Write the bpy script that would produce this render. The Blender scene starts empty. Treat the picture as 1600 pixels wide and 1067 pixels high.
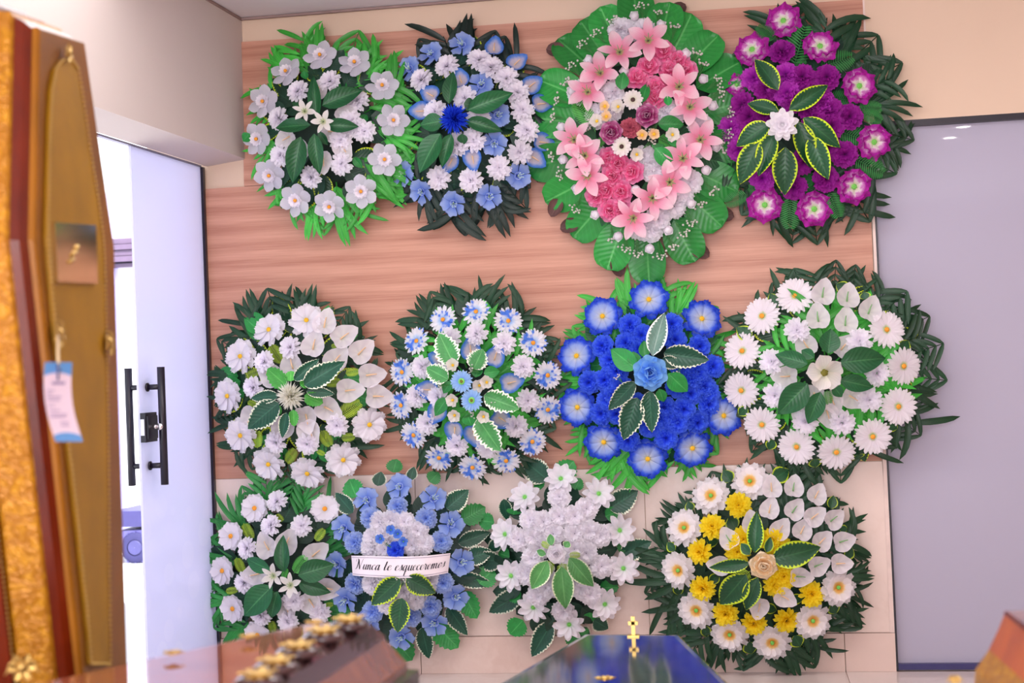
import bpy, math, random
from math import sin, cos, pi, radians, hypot, atan2, sqrt, tan
from mathutils import Matrix, Vector
random.seed(7)
SC = bpy.context.scene
COL = SC.collection

# ------------------------------------------------------------------ camera
EYE = Vector((0.0, 0.0, 1.317))
WALL_Y = 6.0
CEIL_Z = 2.92
F_PX = 2200.0
YAW, PITCH, ROLL = radians(-9.107), radians(1.024), radians(-2.260)
FWD = Vector((sin(YAW) * cos(PITCH), cos(YAW) * cos(PITCH), sin(PITCH)))
_r = Vector((cos(YAW), -sin(YAW), 0))
_u = _r.cross(FWD)
RGT = cos(ROLL) * _r + sin(ROLL) * _u
UPV = -sin(ROLL) * _r + cos(ROLL) * _u
cam_d = bpy.data.cameras.new('camera')
cam_d.sensor_width = 36.0
cam_d.lens = F_PX / 1600 * 36
cam_d.clip_start = 0.05
cam_d.dof.use_dof = True
cam_d.dof.focus_distance = 5.95
cam_d.dof.aperture_fstop = 3.8
cam = bpy.data.objects.new('camera', cam_d)
COL.objects.link(cam)
cam.matrix_world = Matrix(((RGT.x, UPV.x, -FWD.x, EYE.x), (RGT.y, UPV.y, -FWD.y, EYE.y),
                           (RGT.z, UPV.z, -FWD.z, EYE.z), (0, 0, 0, 1)))
SC.camera = cam

# ------------------------------------------------------------------ world, lights, exposure
wd = bpy.data.worlds.new('sky')
SC.world = wd
wd.use_nodes = True
_bg = wd.node_tree.nodes['Background']
_bg.inputs[0].default_value = (0.86, 0.92, 1.0, 1)
_bg.inputs[1].default_value = 1.6
SC.view_settings.view_transform = 'Standard'
SC.view_settings.look = 'None'
SC.view_settings.gamma = 1
SC.view_settings.use_curve_mapping = False
SC.view_settings.exposure = 0.12


def lamp(name, kind, loc, rot, power, color=(1, 1, 1), **kw):
    d = bpy.data.lights.new(name, kind)
    d.energy = power
    d.color = color
    for k, v in kw.items():
        setattr(d, k, v)
    o = bpy.data.objects.new(name, d)
    COL.objects.link(o)
    o.location = loc
    o.rotation_euler = rot
    return o


# daylight entering through the shop front behind the camera
lamp('shopfront_daylight', 'AREA', (-0.95, -3.9, 1.55), (radians(90), 0, 0), 320, (0.98, 0.96, 1.0),
     shape='RECTANGLE', size=4.5, size_y=2.4)
# ceiling lighting of the showroom
lamp('ceiling_lighting', 'AREA', (-0.7, 3.9, 2.88), (0, 0, 0), 58, (1.0, 0.95, 0.93),
     shape='RECTANGLE', size=3.6, size_y=1.6)
lamp('sun', 'SUN', (-6, 4, 6), Vector((-0.3, 0.5, -0.8)).to_track_quat('-Z', 'Y').to_euler(), 11.0, (1, 0.98, 0.95), angle=radians(1))


# ------------------------------------------------------------------ pixel -> place helpers (1600 x 1067)
def ray(px, py):
    return FWD * F_PX + RGT * (px - 800.0) + UPV * (533.5 - py)


def P(px, py, off=0.0):
    v = ray(px, py)
    return EYE + v * ((WALL_Y - off) / v.y)


def Pz(px, py, z):
    v = ray(px, py)
    return EYE + v * ((z - EYE.z) / v.z)


def Pt(px, py, t):
    return EYE + ray(px, py) * (t / F_PX)


PXM = WALL_Y / F_PX * 1.0        # metres per pixel on the back wall


# ------------------------------------------------------------------ materials
def lin(c):
    return tuple(((x / 255) / 12.92 if x / 255 <= 0.04045 else ((x / 255 + 0.055) / 1.055) ** 2.4) for x in c) + (1,)


class NT:
    def __init__(s, name):
        s.m = bpy.data.materials.new(name)
        s.m.use_nodes = True
        s.t = s.m.node_tree
        s.b = s.t.nodes['Principled BSDF']
        s.out = s.t.nodes['Material Output']

    def n(s, kind, **kw):
        nd = s.t.nodes.new('ShaderNode' + kind)
        for k, v in kw.items():
            if isinstance(k, str) and k.startswith('i_'):
                nd.inputs[k[2:]].default_value = v
            else:
                setattr(nd, k, v)
        return nd

    def l(s, a, b):
        s.t.links.new(a, b)

    def math(s, op, a, b=None, c=None):
        nd = s.n('Math', operation=op)
        for i, x in enumerate((a, b, c)):
            if x is None:
                continue
            if isinstance(x, (int, float)):
                nd.inputs[i].default_value = x
            else:
                s.l(x, nd.inputs[i])
        return nd.outputs[0]

    def mix(s, fac, a, b, blend='MIX'):
        nd = s.n('MixRGB', blend_type=blend)
        for i, x in enumerate((fac, a, b)):
            if isinstance(x, (int, float, tuple)):
                nd.inputs[i].default_value = x
            else:
                s.l(x, nd.inputs[i])
        return nd.outputs[0]

    def ramp(s, fac, stops, interp='LINEAR'):
        nd = s.n('ValToRGB')
        cr = nd.color_ramp
        cr.interpolation = interp
        while len(cr.elements) < len(stops):
            cr.elements.new(0.5)
        for e, (p, c) in zip(cr.elements, stops):
            e.position = p
            e.color = c
        s.l(fac, nd.inputs[0])
        return nd.outputs[0]

    def noise(s, vec, scale, detail=2.0, rough=0.5, out='Fac'):
        nd = s.n('TexNoise')
        nd.inputs['Scale'].default_value = scale
        nd.inputs['Detail'].default_value = detail
        nd.inputs['Roughness'].default_value = rough
        if vec is not None:
            s.l(vec, nd.inputs['Vector'])
        return nd.outputs[out]

    def mapping(s, vec, scale=(1, 1, 1), rot=(0, 0, 0)):
        nd = s.n('Mapping')
        nd.inputs['Scale'].default_value = scale
        nd.inputs['Rotation'].default_value = rot
        s.l(vec, nd.inputs['Vector'])
        return nd.outputs[0]

    def coord(s, which):
        return s.n('TexCoord').outputs[which]

    def uv(s):
        sp = s.n('SeparateXYZ')
        s.l(s.coord('UV'), sp.inputs[0])
        return sp.outputs[0], sp.outputs[1]

    def bump(s, h, strength=0.2, dist=0.01):
        nd = s.n('Bump')
        nd.inputs['Strength'].default_value = strength
        nd.inputs['Distance'].default_value = dist
        s.l(h, nd.inputs['Height'])
        s.l(nd.outputs[0], s.b.inputs['Normal'])

    def done(s, col=None, rough=0.5, metal=0.0, spec=0.5, coat=0.0, coat_r=0.05):
        if col is not None:
            if isinstance(col, tuple):
                s.b.inputs['Base Color'].default_value = col
            else:
                s.l(col, s.b.inputs['Base Color'])
        s.b.inputs['Roughness'].default_value = rough
        s.b.inputs['Metallic'].default_value = metal
        s.b.inputs['Specular IOR Level'].default_value = spec
        s.b.inputs['Coat Weight'].default_value = coat
        s.b.inputs['Coat Roughness'].default_value = coat_r
        return s.m


MATS = {}


def plain(name, rgb, rough=0.5, metal=0.0, spec=0.5, coat=0.0, var=0.06, scale=20, coat_r=0.05):
    if name in MATS:
        return MATS[name]
    t = NT(name)
    c = lin(rgb)
    nz = t.noise(t.coord('Object'), scale, 3)
    lo = tuple(x * (1 - var) for x in c[:3]) + (1,)
    hi = tuple(min(1, x * (1 + var)) for x in c[:3]) + (1,)
    col = t.ramp(nz, [(0.3, lo), (0.7, hi)])
    MATS[name] = t.done(col, rough, metal, spec, coat, coat_r)
    return MATS[name]


def petal_mat(name, stops, rough=0.62, streak=0.10, patch=None, spec=0.25, wob=0.22):
    """colour along the petal from base (0) to tip (1), fine veins across it"""
    if name in MATS:
        return MATS[name]
    t = NT(name)
    u, v = t.uv()
    nz = t.noise(t.mapping(t.coord('Object'), (1, 1, 1)), 5.0, 2)
    vj = t.math('ADD', v, t.math('MULTIPLY', t.math('SUBTRACT', nz, 0.5), wob))
    col = t.ramp(vj, [(p, lin(c)) for p, c in stops])
    vein = t.n('TexWave', wave_type='BANDS', bands_direction='X')
    vein.inputs['Scale'].default_value = 2.2
    vein.inputs['Distortion'].default_value = 1.5
    t.l(t.coord('UV'), vein.inputs['Vector'])
    col = t.mix(t.math('MULTIPLY', vein.outputs['Fac'], streak), col, (0.55, 0.5, 0.62, 1), 'MULTIPLY')
    if patch:
        pn = t.noise(t.coord('Object'), 2.6, 1)
        pn2 = t.ramp(pn, [(0.54, (0, 0, 0, 1)), (0.64, (1, 1, 1, 1))])
        col = t.mix(pn2, col, lin(patch))
    info = t.n('ObjectInfo')
    bright = t.n('HueSaturation')
    t.l(t.math('MULTIPLY_ADD', info.outputs['Random'], 0.08, 0.98), bright.inputs['Value'])
    t.l(col, bright.inputs['Color'])
    MATS[name] = t.done(bright.outputs[0], rough, 0, spec)
    tl = t.n('BsdfTranslucent')
    t.l(bright.outputs[0], tl.inputs['Color'])
    mx = t.n('MixShader')
    mx.inputs[0].default_value = 0.42
    t.l(t.b.outputs[0], mx.inputs[1])
    t.l(tl.outputs[0], mx.inputs[2])
    t.l(mx.outputs[0], t.out.inputs['Surface'])
    return MATS[name]


def leaf_mat(name, base, rib, margin=None, thr=0.72, rough=0.36, dark=0.7, jag=0.35):
    if name in MATS:
        return MATS[name]
    t = NT(name)
    u, v = t.uv()
    au = t.math('MULTIPLY', t.math('ABSOLUTE', t.math('SUBTRACT', u, 0.5)), 2.0)
    nz = t.noise(t.coord('Object'), 3.0, 3)
    b = lin(base)
    col = t.ramp(nz, [(0.3, tuple(x * dark for x in b[:3]) + (1,)), (0.7, b)])
    # side veins
    wv = t.math('SINE', t.math('MULTIPLY', t.math('SUBTRACT', v, t.math('MULTIPLY', au, 0.22)), 62.0))
    vm = t.math('MULTIPLY', t.ramp(wv, [(0.8, (0, 0, 0, 1)), (1.0, (1, 1, 1, 1))]), 0.13)
    col = t.mix(vm, col, lin(rib))
    if margin:
        jg = t.math('MULTIPLY', t.math('SINE', t.math('MULTIPLY', v, 85.0)), jag * 0.25)
        nj = t.math('MULTIPLY', t.math('SUBTRACT', t.noise(t.coord('UV'), 14, 2), 0.5), jag)
        e = t.math('ADD', au, t.math('ADD', jg, nj))
        col = t.mix(t.ramp(e, [(thr - 0.05, (0, 0, 0, 1)), (thr + 0.05, (1, 1, 1, 1))]), col, lin(margin))
    col = t.mix(t.ramp(au, [(0.02, (0.7, 0.7, 0.7, 1)), (0.07, (0, 0, 0, 1))]), col, lin(rib))
    info = t.n('ObjectInfo')
    hs = t.n('HueSaturation')
    t.l(t.math('MULTIPLY_ADD', info.outputs['Random'], 0.5, 0.75), hs.inputs['Value'])
    t.l(col, hs.inputs['Color'])
    t.bump(t.math('ADD', wv, t.math('MULTIPLY', nz, 2.0)), 0.10, 0.003)
    MATS[name] = t.done(hs.outputs[0], rough, 0, 0.36)
    return MATS[name]


M_GREEN_DK = leaf_mat('leaf dark green', (28, 92, 52), (70, 130, 80))
M_GREEN_MID = leaf_mat('leaf green', (38, 138, 62), (80, 165, 90))
M_GREEN_LT = leaf_mat('leaf light green', (78, 178, 70), (120, 205, 100))
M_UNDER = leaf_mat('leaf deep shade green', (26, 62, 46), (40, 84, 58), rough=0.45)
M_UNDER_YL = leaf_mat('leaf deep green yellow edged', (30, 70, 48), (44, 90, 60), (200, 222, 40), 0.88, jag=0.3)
M_YELLOW_EDGE = leaf_mat('leaf yellow edged', (26, 78, 46), (48, 100, 60), (190, 215, 40), 0.84, jag=0.28)
M_CREAM_EDGE = leaf_mat('leaf cream edged', (24, 78, 58), (50, 105, 80), (225, 228, 205), 0.88, jag=0.24)
M_CREAM_WIDE = leaf_mat('leaf broad cream margin', (70, 150, 80), (110, 180, 110), (236, 238, 224), 0.78, jag=0.4)
M_SILVER = leaf_mat('leaf silver edged', (96, 130, 118), (150, 170, 160), (228, 232, 228), 0.80, jag=0.3)
M_SAGE = leaf_mat('leaf sage cream edged', (84, 152, 84), (120, 180, 112), (226, 236, 200), 0.88, jag=0.15)
M_ROUND = leaf_mat('leaf glossy round green', (40, 142, 58), (96, 180, 100), rough=0.32, dark=0.75)
M_FROND_DK = leaf_mat('frond dark', (20, 62, 36), (34, 78, 48), rough=0.42)
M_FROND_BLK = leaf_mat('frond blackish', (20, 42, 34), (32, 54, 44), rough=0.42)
M_FROND_LT = leaf_mat('frond light', (60, 172, 58), (100, 200, 90), rough=0.38)
M_FROND_MID = leaf_mat('frond mid', (44, 140, 62), (80, 165, 84), rough=0.38)
M_FERN = leaf_mat('fern green', (40, 128, 56), (70, 150, 76), rough=0.5)
M_FERN_YL = leaf_mat('fern yellow green', (170, 205, 60), (190, 220, 80), rough=0.5)
M_BROWN = leaf_mat('dried leaf brown', (92, 62, 60), (110, 78, 72), rough=0.6)
M_STEM = plain('stem green', (60, 130, 60), 0.5)
M_STEMD = plain('stem dark', (30, 60, 42), 0.5)
M_FOAM = plain('backing dark green', (30, 50, 42), 0.85, var=0.2)

W0 = (236, 228, 240)
PM = dict(
    white=petal_mat('petal white', [(0.0, (222, 220, 222)), (0.35, (246, 241, 249)), (1.0, (249, 245, 252))]),
    frost=petal_mat('petal frosted white', [(0.0, (234, 229, 240)), (0.5, (224, 220, 235)), (1.0, (229, 225, 240))]),
    cream=petal_mat('petal cream white', [(0.0, (220, 220, 190)), (0.4, (240, 234, 226)), (1.0, (242, 236, 236))]),
    callaw=petal_mat('calla white', [(0.0, (226, 228, 212)), (0.3, (243, 236, 239)), (1.0, (246, 240, 246))], streak=0.18),
    callab=petal_mat('calla blue rim', [(0.0, (226, 214, 214)), (0.55, (214, 206, 232)), (0.78, (120, 160, 236)), (1.0, (50, 120, 226))]),
    hibis=petal_mat('hibiscus blue', [(0.0, (70, 102, 220)), (0.3, (124, 154, 238)), (0.7, (162, 186, 246)), (1.0, (174, 196, 248))]),
    carnw=petal_mat('carnation white', [(0.0, (232, 226, 236)), (0.5, (248, 243, 251)), (1.0, (251, 247, 253))], streak=0.02),
    mumw=petal_mat('chrysanthemum white', [(0.0, (226, 221, 231)), (0.5, (247, 242, 251)), (1.0, (250, 246, 253))], streak=0.05),
    mumy=petal_mat('chrysanthemum yellow', [(0.0, (226, 176, 12)), (0.5, (252, 222, 24)), (1.0, (255, 238, 62))]),
    carnp=petal_mat('carnation purple', [(0.0, (100, 10, 100)), (0.5, (152, 24, 148)), (1.0, (178, 44, 172))]),
    carnp2=petal_mat('carnation magenta', [(0.0, (130, 14, 138)), (0.5, (184, 40, 190)), (1.0, (208, 72, 206))]),
    carnb=petal_mat('carnation royal blue', [(0.0, (22, 36, 190)), (0.5, (44, 82, 244)), (1.0, (84, 128, 252))]),
    carnl=petal_mat('carnation pale blue', [(0.0, (110, 142, 228)), (0.5, (150, 180, 246)), (1.0, (190, 210, 250))]),
    daisyb=petal_mat('daisy white and blue', [(0.0, (130, 186, 244)), (0.25, (210, 226, 250)), (0.5, (244, 243, 252)), (1.0, (249, 246, 253))], patch=(88, 138, 238)),
    daisyl=petal_mat('daisy sky blue', [(0.0, (120, 168, 236)), (0.5, (160, 200, 250)), (1.0, (174, 210, 252))]),
    cosb=petal_mat('cosmos blue white eye', [(0.0, (214, 216, 190)), (0.18, (206, 214, 240)), (0.55, (166, 190, 246)), (0.82, (56, 98, 232)), (1.0, (24, 54, 216))]),
    gerb=petal_mat('gerbera white', [(0.0, (200, 222, 140)), (0.2, (246, 240, 246)), (1.0, (250, 244, 250))]),
    zin=petal_mat('zinnia white gold', [(0.0, (244, 170, 44)), (0.28, (250, 214, 138)), (0.45, (249, 243, 242)), (1.0, (250, 244, 248))]),
    star=petal_mat('star flower white', [(0.0, (150, 232, 150)), (0.18, (242, 242, 244)), (1.0, (249, 243, 252))]),
    lilyp=petal_mat('lily pink', [(0.0, (190, 206, 120)), (0.15, (244, 140, 170)), (0.45, (250, 172, 200)), (0.8, (251, 214, 226)), (1.0, (251, 224, 232))]),
    lilyw=petal_mat('lily white', [(0.0, (206, 212, 150)), (0.3, (240, 234, 226)), (1.0, (244, 238, 238))]),
    rosep=petal_mat('rose pink', [(0.0, (242, 92, 160)), (0.6, (252, 132, 188)), (1.0, (253, 172, 210))]),
    rosed=petal_mat('rose raspberry', [(0.0, (120, 20, 80)), (0.5, (176, 50, 124)), (0.85, (206, 120, 170)), (1.0, (232, 190, 212))]),
    coral=petal_mat('coral pink', [(0.0, (160, 60, 90)), (1.0, (214, 110, 130))]),
    roseb=petal_mat('rose sky blue', [(0.0, (56, 120, 232)), (0.5, (116, 180, 252)), (1.0, (150, 206, 254))]),
    rosey=petal_mat('rose peach', [(0.0, (246, 206, 148)), (0.6, (253, 230, 192)), (1.0, (254, 240, 214))]),
    rosew=petal_mat('rose white', [(0.0, (224, 220, 224)), (0.6, (249, 244, 250)), (1.0, (252, 248, 253))]),
    violet=petal_mat('violet magenta white', [(0.0, (226, 240, 190)), (0.36, (250, 238, 245)), (0.54, (226, 150, 216)), (0.76, (188, 40, 172)), (1.0, (194, 40, 176))], wob=0.6),
    spikeb=petal_mat('spike royal blue', [(0.0, (10, 20, 130)), (0.6, (24, 56, 216)), (1.0, (50, 100, 236))]),
    spikew=petal_mat('spike cream', [(0.0, (236, 236, 200)), (0.5, (250, 247, 232)), (1.0, (252, 250, 242))]),
    peach=petal_mat('blossom peach', [(0.0, (240, 180, 60)), (0.5, (246, 206, 160)), (1.0, (248, 220, 190))]),
)
M_CEN_Y = plain('flower centre yellow', (236, 186, 40), 0.7, var=0.2, scale=120)
M_CEN_O = plain('flower centre orange', (240, 160, 50), 0.7, var=0.2, scale=120)
M_CEN_G = plain('flower centre green', (120, 200, 90), 0.7, var=0.2, scale=120)
M_CEN_OL = plain('flower centre olive', (120, 116, 36), 0.7, var=0.3, scale=120)
M_CEN_BR = plain('flower centre brown', (70, 44, 40), 0.7, var=0.2, scale=120)
M_SPADIX = plain('spadix orange', (232, 190, 150), 0.6)
M_SPADIXG = plain('spadix green', (120, 170, 110), 0.6)
M_STAMEN = plain('stamen pale', (196, 226, 206), 0.6)


# ------------------------------------------------------------------ mesh helpers
class MB:
    def __init__(s):
        s.v, s.f, s.uv = [], [], []

    def add(s, g, M=None):
        V, F, U = g
        k = len(s.v)
        s.v += [tuple(M @ Vector(p)) for p in V] if M is not None else list(V)
        s.f += [tuple(i + k for i in f) for f in F]
        s.uv += list(U)
        return s

    def box(s, a, b, M=None):
        (x0, y0, z0), (x1, y1, z1) = a, b
        V = [(x0, y0, z0), (x1, y0, z0), (x1, y1, z0), (x0, y1, z0), (x0, y0, z1), (x1, y0, z1), (x1, y1, z1), (x0, y1, z1)]
        F = [(0, 3, 2, 1), (4, 5, 6, 7), (0, 1, 5, 4), (1, 2, 6, 5), (2, 3, 7, 6), (3, 0, 4, 7)]
        return s.add((V, F, [(0, 0)] * 8), M)

    def tube(s, pts, r, n=6, r2=None, cap=True):
        pts = [Vector(p) for p in pts]
        V, F, U = [], [], []
        m = len(pts)
        for j, p in enumerate(pts):
            d = (pts[min(j + 1, m - 1)] - pts[max(j - 1, 0)]).normalized()
            a = d.cross(Vector((0, 0, 1)) if abs(d.z) < 0.9 else Vector((1, 0, 0))).normalized()
            b = d.cross(a)
            rr = r if r2 is None else r + (r2 - r) * j / (m - 1)
            for i in range(n):
                t = 2 * pi * i / n
                V.append(tuple(p + (a * cos(t) + b * sin(t)) * rr))
                U.append((i / n, j / (m - 1)))
        for j in range(m - 1):
            for i in range(n):
                F.append((j * n + i, j * n + (i + 1) % n, (j + 1) * n + (i + 1) % n, (j + 1) * n + i))
        if cap:
            F.append(tuple(range(n))[::-1])
            F.append(tuple(range((m - 1) * n, m * n)))
        return s.add((V, F, U))

    def lathe(s, prof, n=16, M=None):
        V, F, U = [], [], []
        m = len(prof)
        for j, (r, z) in enumerate(prof):
            for i in range(n):
                t = 2 * pi * i / n
                V.append((r * cos(t), r * sin(t), z))
                U.append((i / n, j / (m - 1)))
        for j in range(m - 1):
            for i in range(n):
                F.append((j * n + i, j * n + (i + 1) % n, (j + 1) * n + (i + 1) % n, (j + 1) * n + i))
        return s.add((V, F, U), M)

    def mesh(s, name, mat, smooth=True):
        me = bpy.data.meshes.new(name)
        me.from_pydata(s.v, [], s.f)
        ul = me.uv_layers.new(name='UVMap')
        li = [0] * len(me.loops)
        me.loops.foreach_get('vertex_index', li)
        flat = []
        for i in li:
            flat += s.uv[i]
        ul.data.foreach_set('uv', flat)
        if smooth:
            me.polygons.foreach_set('use_smooth', [True] * len(me.polygons))
        me.materials.append(mat)
        me.update()
        return me


def ob(name, mesh, parent=None, M=None, kind=None):
    o = bpy.data.objects.new(name, mesh)
    COL.objects.link(o)
    if parent is not None:
        o.parent = parent
    if M is not None:
        o.matrix_basis = M
    if kind:
        o['kind'] = kind
    return o


def tag(o, label, cat, group=None):
    o['label'] = label
    o['category'] = cat
    if group:
        o['group'] = group
    return o


def empty(name, loc, label, cat, group=None):
    o = bpy.data.objects.new(name, None)
    o.empty_display_size = 0.1
    COL.objects.link(o)
    o.location = loc
    return tag(o, label, cat, group)


def RX(a): return Matrix.Rotation(a, 4, 'X')
def RY(a): return Matrix.Rotation(a, 4, 'Y')
def RZ(a): return Matrix.Rotation(a, 4, 'Z')
def TR(x, y, z): return Matrix.Translation((x, y, z))
def SCL(x, y=None, z=None): return Matrix.Diagonal((x, x if y is None else y, x if z is None else z, 1))


def pet(L=1.0, W=0.3, a=0.7, b=0.4, base=0.15, tipw=0.0, cup=0.0, c1=0.0, c2=0.0, rnd=0.0, ruf=0.0, rf=9.0, zr=0.0,
        fold=0.0, x0=0.0, nu=4, nv=5, ph=0.0, side=0.0, dens=1.4):
    """one petal or leaf blade along +X, half width W, facing +Z"""
    vm = a / (a + b)
    nm = (vm ** a) * ((1 - vm) ** b)
    V, F, U = [], [], []
    for j in range(nv + 1):
        s = j / nv
        v = 1 - (1 - s) ** dens
        p = (v ** a) * ((1 - v) ** b) / nm if 0 < v < 1 else 0.0
        p = W * max(p, base if v < vm else tipw)
        for i in range(nu + 1):
            u = -1 + 2 * i / nu
            x = v * L
            x += -rnd * L * u * u * v ** 3 + ruf * L * cos(rf * u + ph) * v ** 3
            y = u * p + side * v * v
            z = cup * u * u * p + c1 * v + c2 * v * v + fold * abs(u) * p + zr * sin(rf * 0.8 * u + ph * 1.7) * v * v
            V.append((x0 + x, y, z))
            U.append(((u + 1) / 2, v))
    for j in range(nv):
        for i in range(nu):
            k = j * (nu + 1) + i
            F.append((k, k + nu + 1, k + nu + 2, k + 1))
    return V, F, U


def dome(r, h, n=10, rings=3, z0=0.0):
    prof = [(r * cos(pi / 2 * j / rings), z0 + h * sin(pi / 2 * j / rings)) for j in range(rings)] + [(0.001, z0 + h)]
    return prof


# ------------------------------------------------------------------ flower kinds (unit radius, facing +Z)
FL = {}
rnd = random.Random(3)


def jit(a):
    return rnd.uniform(-a, a)


def ringm(n, elev, x0=0.0, z=0.0, off=0.0, j=0.06):
    return [TR(0, 0, z) @ RZ(2 * pi * (i + off) / n + jit(j)) @ TR(x0, 0, 0) @ RY(-elev + jit(j)) @ RX(jit(j * 2)) for i in range(n)]


def centre_mesh(name, mat, r, h, bumps=14):
    b = MB().lathe(dome(r, h), 10)
    for i in range(bumps):
        t = i * 2.399
        q = r * 0.9 * sqrt((i + 0.5) / bumps)
        z = h * sqrt(max(0, 1 - (q / r) ** 2))
        b.lathe(dome(r * 0.17, r * 0.2, rings=2), 5, TR(q * cos(t), q * sin(t), z))
    return b.mesh(name, mat)


def flower_simple(kind, mat, layers, variants=2):
    """pompon like flower: all its small petals in one mesh"""
    FL[kind] = []
    for _ in range(variants):
        b = MB()
        for n, x0, elev, z, kw in layers:
            for k, M in enumerate(ringm(n, elev, x0, z, rnd.random(), 0.16)):
                b.add(pet(**{**dict(nu=2, nv=3, ph=rnd.random() * 6), **kw}), M)
        FL[kind].append([(kind, b.mesh(kind, mat), None)])


K_M = dict(a=0.7, b=0.15, cup=0.5, tipw=0.78, rnd=0.16, base=0.3)
mum_layers = [
    (15, 0.20, 0.05, 0.00, dict(K_M, L=0.80, W=0.165, c2=0.04)),
    (15, 0.18, 0.30, 0.06, dict(K_M, L=0.74, W=0.15, c2=0.03)),
    (13, 0.14, 0.60, 0.11, dict(K_M, L=0.66, W=0.14)),
    (10, 0.10, 0.90, 0.16, dict(K_M, L=0.58, W=0.13, c2=-0.05)),
    (7, 0.05, 1.18, 0.19, dict(K_M, L=0.52, W=0.12, c2=-0.05)),
    (3, 0.02, 1.42, 0.21, dict(K_M, L=0.47, W=0.10, c2=-0.05))]
carn_layers = [
    (9, 0.10, 0.06, 0.00, dict(L=0.90, W=0.36, a=0.8, b=0.15, tipw=0.85, rnd=0.14, ruf=0.06, rf=8, zr=0.10, nu=5)),
    (8, 0.08, 0.28, 0.06, dict(L=0.80, W=0.34, a=0.8, b=0.15, tipw=0.85, rnd=0.14, ruf=0.07, rf=8, zr=0.12, nu=5)),
    (7, 0.05, 0.52, 0.10, dict(L=0.70, W=0.30, a=0.8, b=0.15, tipw=0.85, rnd=0.14, ruf=0.07, rf=8, zr=0.12, nu=5)),
    (5, 0.03, 0.85, 0.14, dict(L=0.62, W=0.26, a=0.8, b=0.15, tipw=0.85, rnd=0.12, ruf=0.07, rf=8, zr=0.12, nu=5))]
spike_layers = [(30 - 3 * q, 0.05, e, 0.10, dict(L=0.95 - 0.06 * q, W=0.07, a=0.2, b=0.35, fold=1.5, nu=2, nv=2))
                for q, e in enumerate((0.02, 0.3, 0.55, 0.8, 1.05, 1.3))]
flower_simple('chrysanthemum', PM['mumw'], mum_layers)
flower_simple('yellow_chrysanthemum', PM['mumy'], mum_layers)
flower_simple('white_carnation', PM['carnw'], carn_layers, 3)
flower_simple('purple_carnation', PM['carnp'], carn_layers)
flower_simple('magenta_carnation', PM['carnp2'], carn_layers)
flower_simple('blue_carnation', PM['carnb'], carn_layers, 3)
flower_simple('pale_blue_carnation', PM['carnl'], carn_layers)
flower_simple('coral_blossom', PM['coral'], carn_layers, 1)
flower_simple('blue_thistle', PM['spikeb'], spike_layers, 1)
flower_simple('cream_thistle', PM['spikew'], spike_layers, 1)


def flower_petals(kind, pm, n, kw, elev=0.15, x0=0.1, back=None, centre=None, extra=None, variants=2, j=0.06, z=0.03, tw=0.2):
    """main mesh = back layer of petals (or calyx); front petals and the centre are its pieces"""
    FL[kind] = []
    shared = [pet_mesh(kw, pm) for _ in range(2)]
    for _ in range(variants):
        b = MB()
        if back:
            nb, kb, eb = back
            for M in ringm(nb, eb, x0, 0.0, 0.5, j):
                b.add(pet(**kb), M @ RX(tw))
            mat = pm
        else:
            b.lathe([(0.03, -0.25), (0.10, -0.15), (x0 + 0.12, -0.02), (0.001, 0.02)], 8)
            mat = M_STEM
        items = [(kind, b.mesh(kind, mat), None)]
        for M in ringm(n, elev, x0, z, 0, j):
            items.append(('petal', rnd.choice(shared), M @ RX(tw)))
        if centre:
            cm, cr, ch = centre
            items.append(('flower_centre', centre_cache(cm, cr, ch), TR(0, 0, z + 0.03)))
        if extra:
            items += extra
        FL[kind].append(items)


_cc = {}


def centre_cache(m, r, h):
    k = (m.name, r, h)
    if k not in _cc:
        _cc[k] = centre_mesh('flower_centre', m, r, h)
    return _cc[k]


def pet_mesh(kw, mat):
    return MB().add(pet(**{**kw, 'ph': rnd.random() * 6})).mesh('petal', mat)


# narcissus: six frosted petals, ruffled corona, orange centre
corona = MB()
for n_, e_, z_ in ((12, 0.45, 0.03), (10, 0.8, 0.06)):
    for M in ringm(n_, e_, 0.08, z_, 0.3, 0.1):
        corona.add(pet(L=0.42, W=0.12, a=0.5, b=0.3, tipw=0.5, rnd=0.15, nu=2, nv=3), M)
corona = corona.mesh('corona', PM['mumw'])
narc_p = [pet_mesh(dict(L=0.94, W=0.40, a=1.15, b=0.8, base=0.36, tipw=0.03, fold=-0.22, c1=0.06, zr=0.02), PM['frost']) for _ in range(2)]
FL['narcissus'] = []
for _ in range(2):
    it = [('narcissus', corona, None)]
    it += [('petal', narc_p[i % 2], M) for i, M in enumerate([M0 @ RX(0.22 if k % 2 else 0.1) for k, M0 in enumerate(ringm(6, 0.10, 0.12, 0.0, 0, 0.07))])]
    it.append(('flower_centre', centre_cache(M_CEN_O, 0.11, 0.14), TR(0, 0, 0.14)))
    FL['narcissus'].append(it)

K_COS = dict(L=0.86, W=0.30, a=0.9, b=0.2, tipw=0.72, rnd=0.13, ruf=0.035, rf=9, fold=-0.30, zr=0.05, nu=6)
flower_petals('cosmos', PM['white'], 8, {**K_COS, 'L': 0.76}, 0.26, 0.08, (8, {**K_COS, 'L': 0.92}, 0.03), (M_CEN_Y, 0.13, 0.10))
flower_petals('blue_cosmos', PM['cosb'], 8, {**K_COS, 'L': 0.78}, 0.26, 0.08, (8, {**K_COS, 'L': 0.92}, 0.05), (M_CEN_Y, 0.12, 0.09))
K_CAM = dict(L=0.86, W=0.33, a=0.9, b=0.3, tipw=0.3, rnd=0.10, fold=-0.25, cup=0.2, c2=0.04, nu=4)
flower_petals('camellia', PM['white'], 7, K_CAM, 0.22, 0.08, (8, {**K_CAM, 'L': 0.92}, 0.03), (M_CEN_O, 0.16, 0.10))
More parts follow.
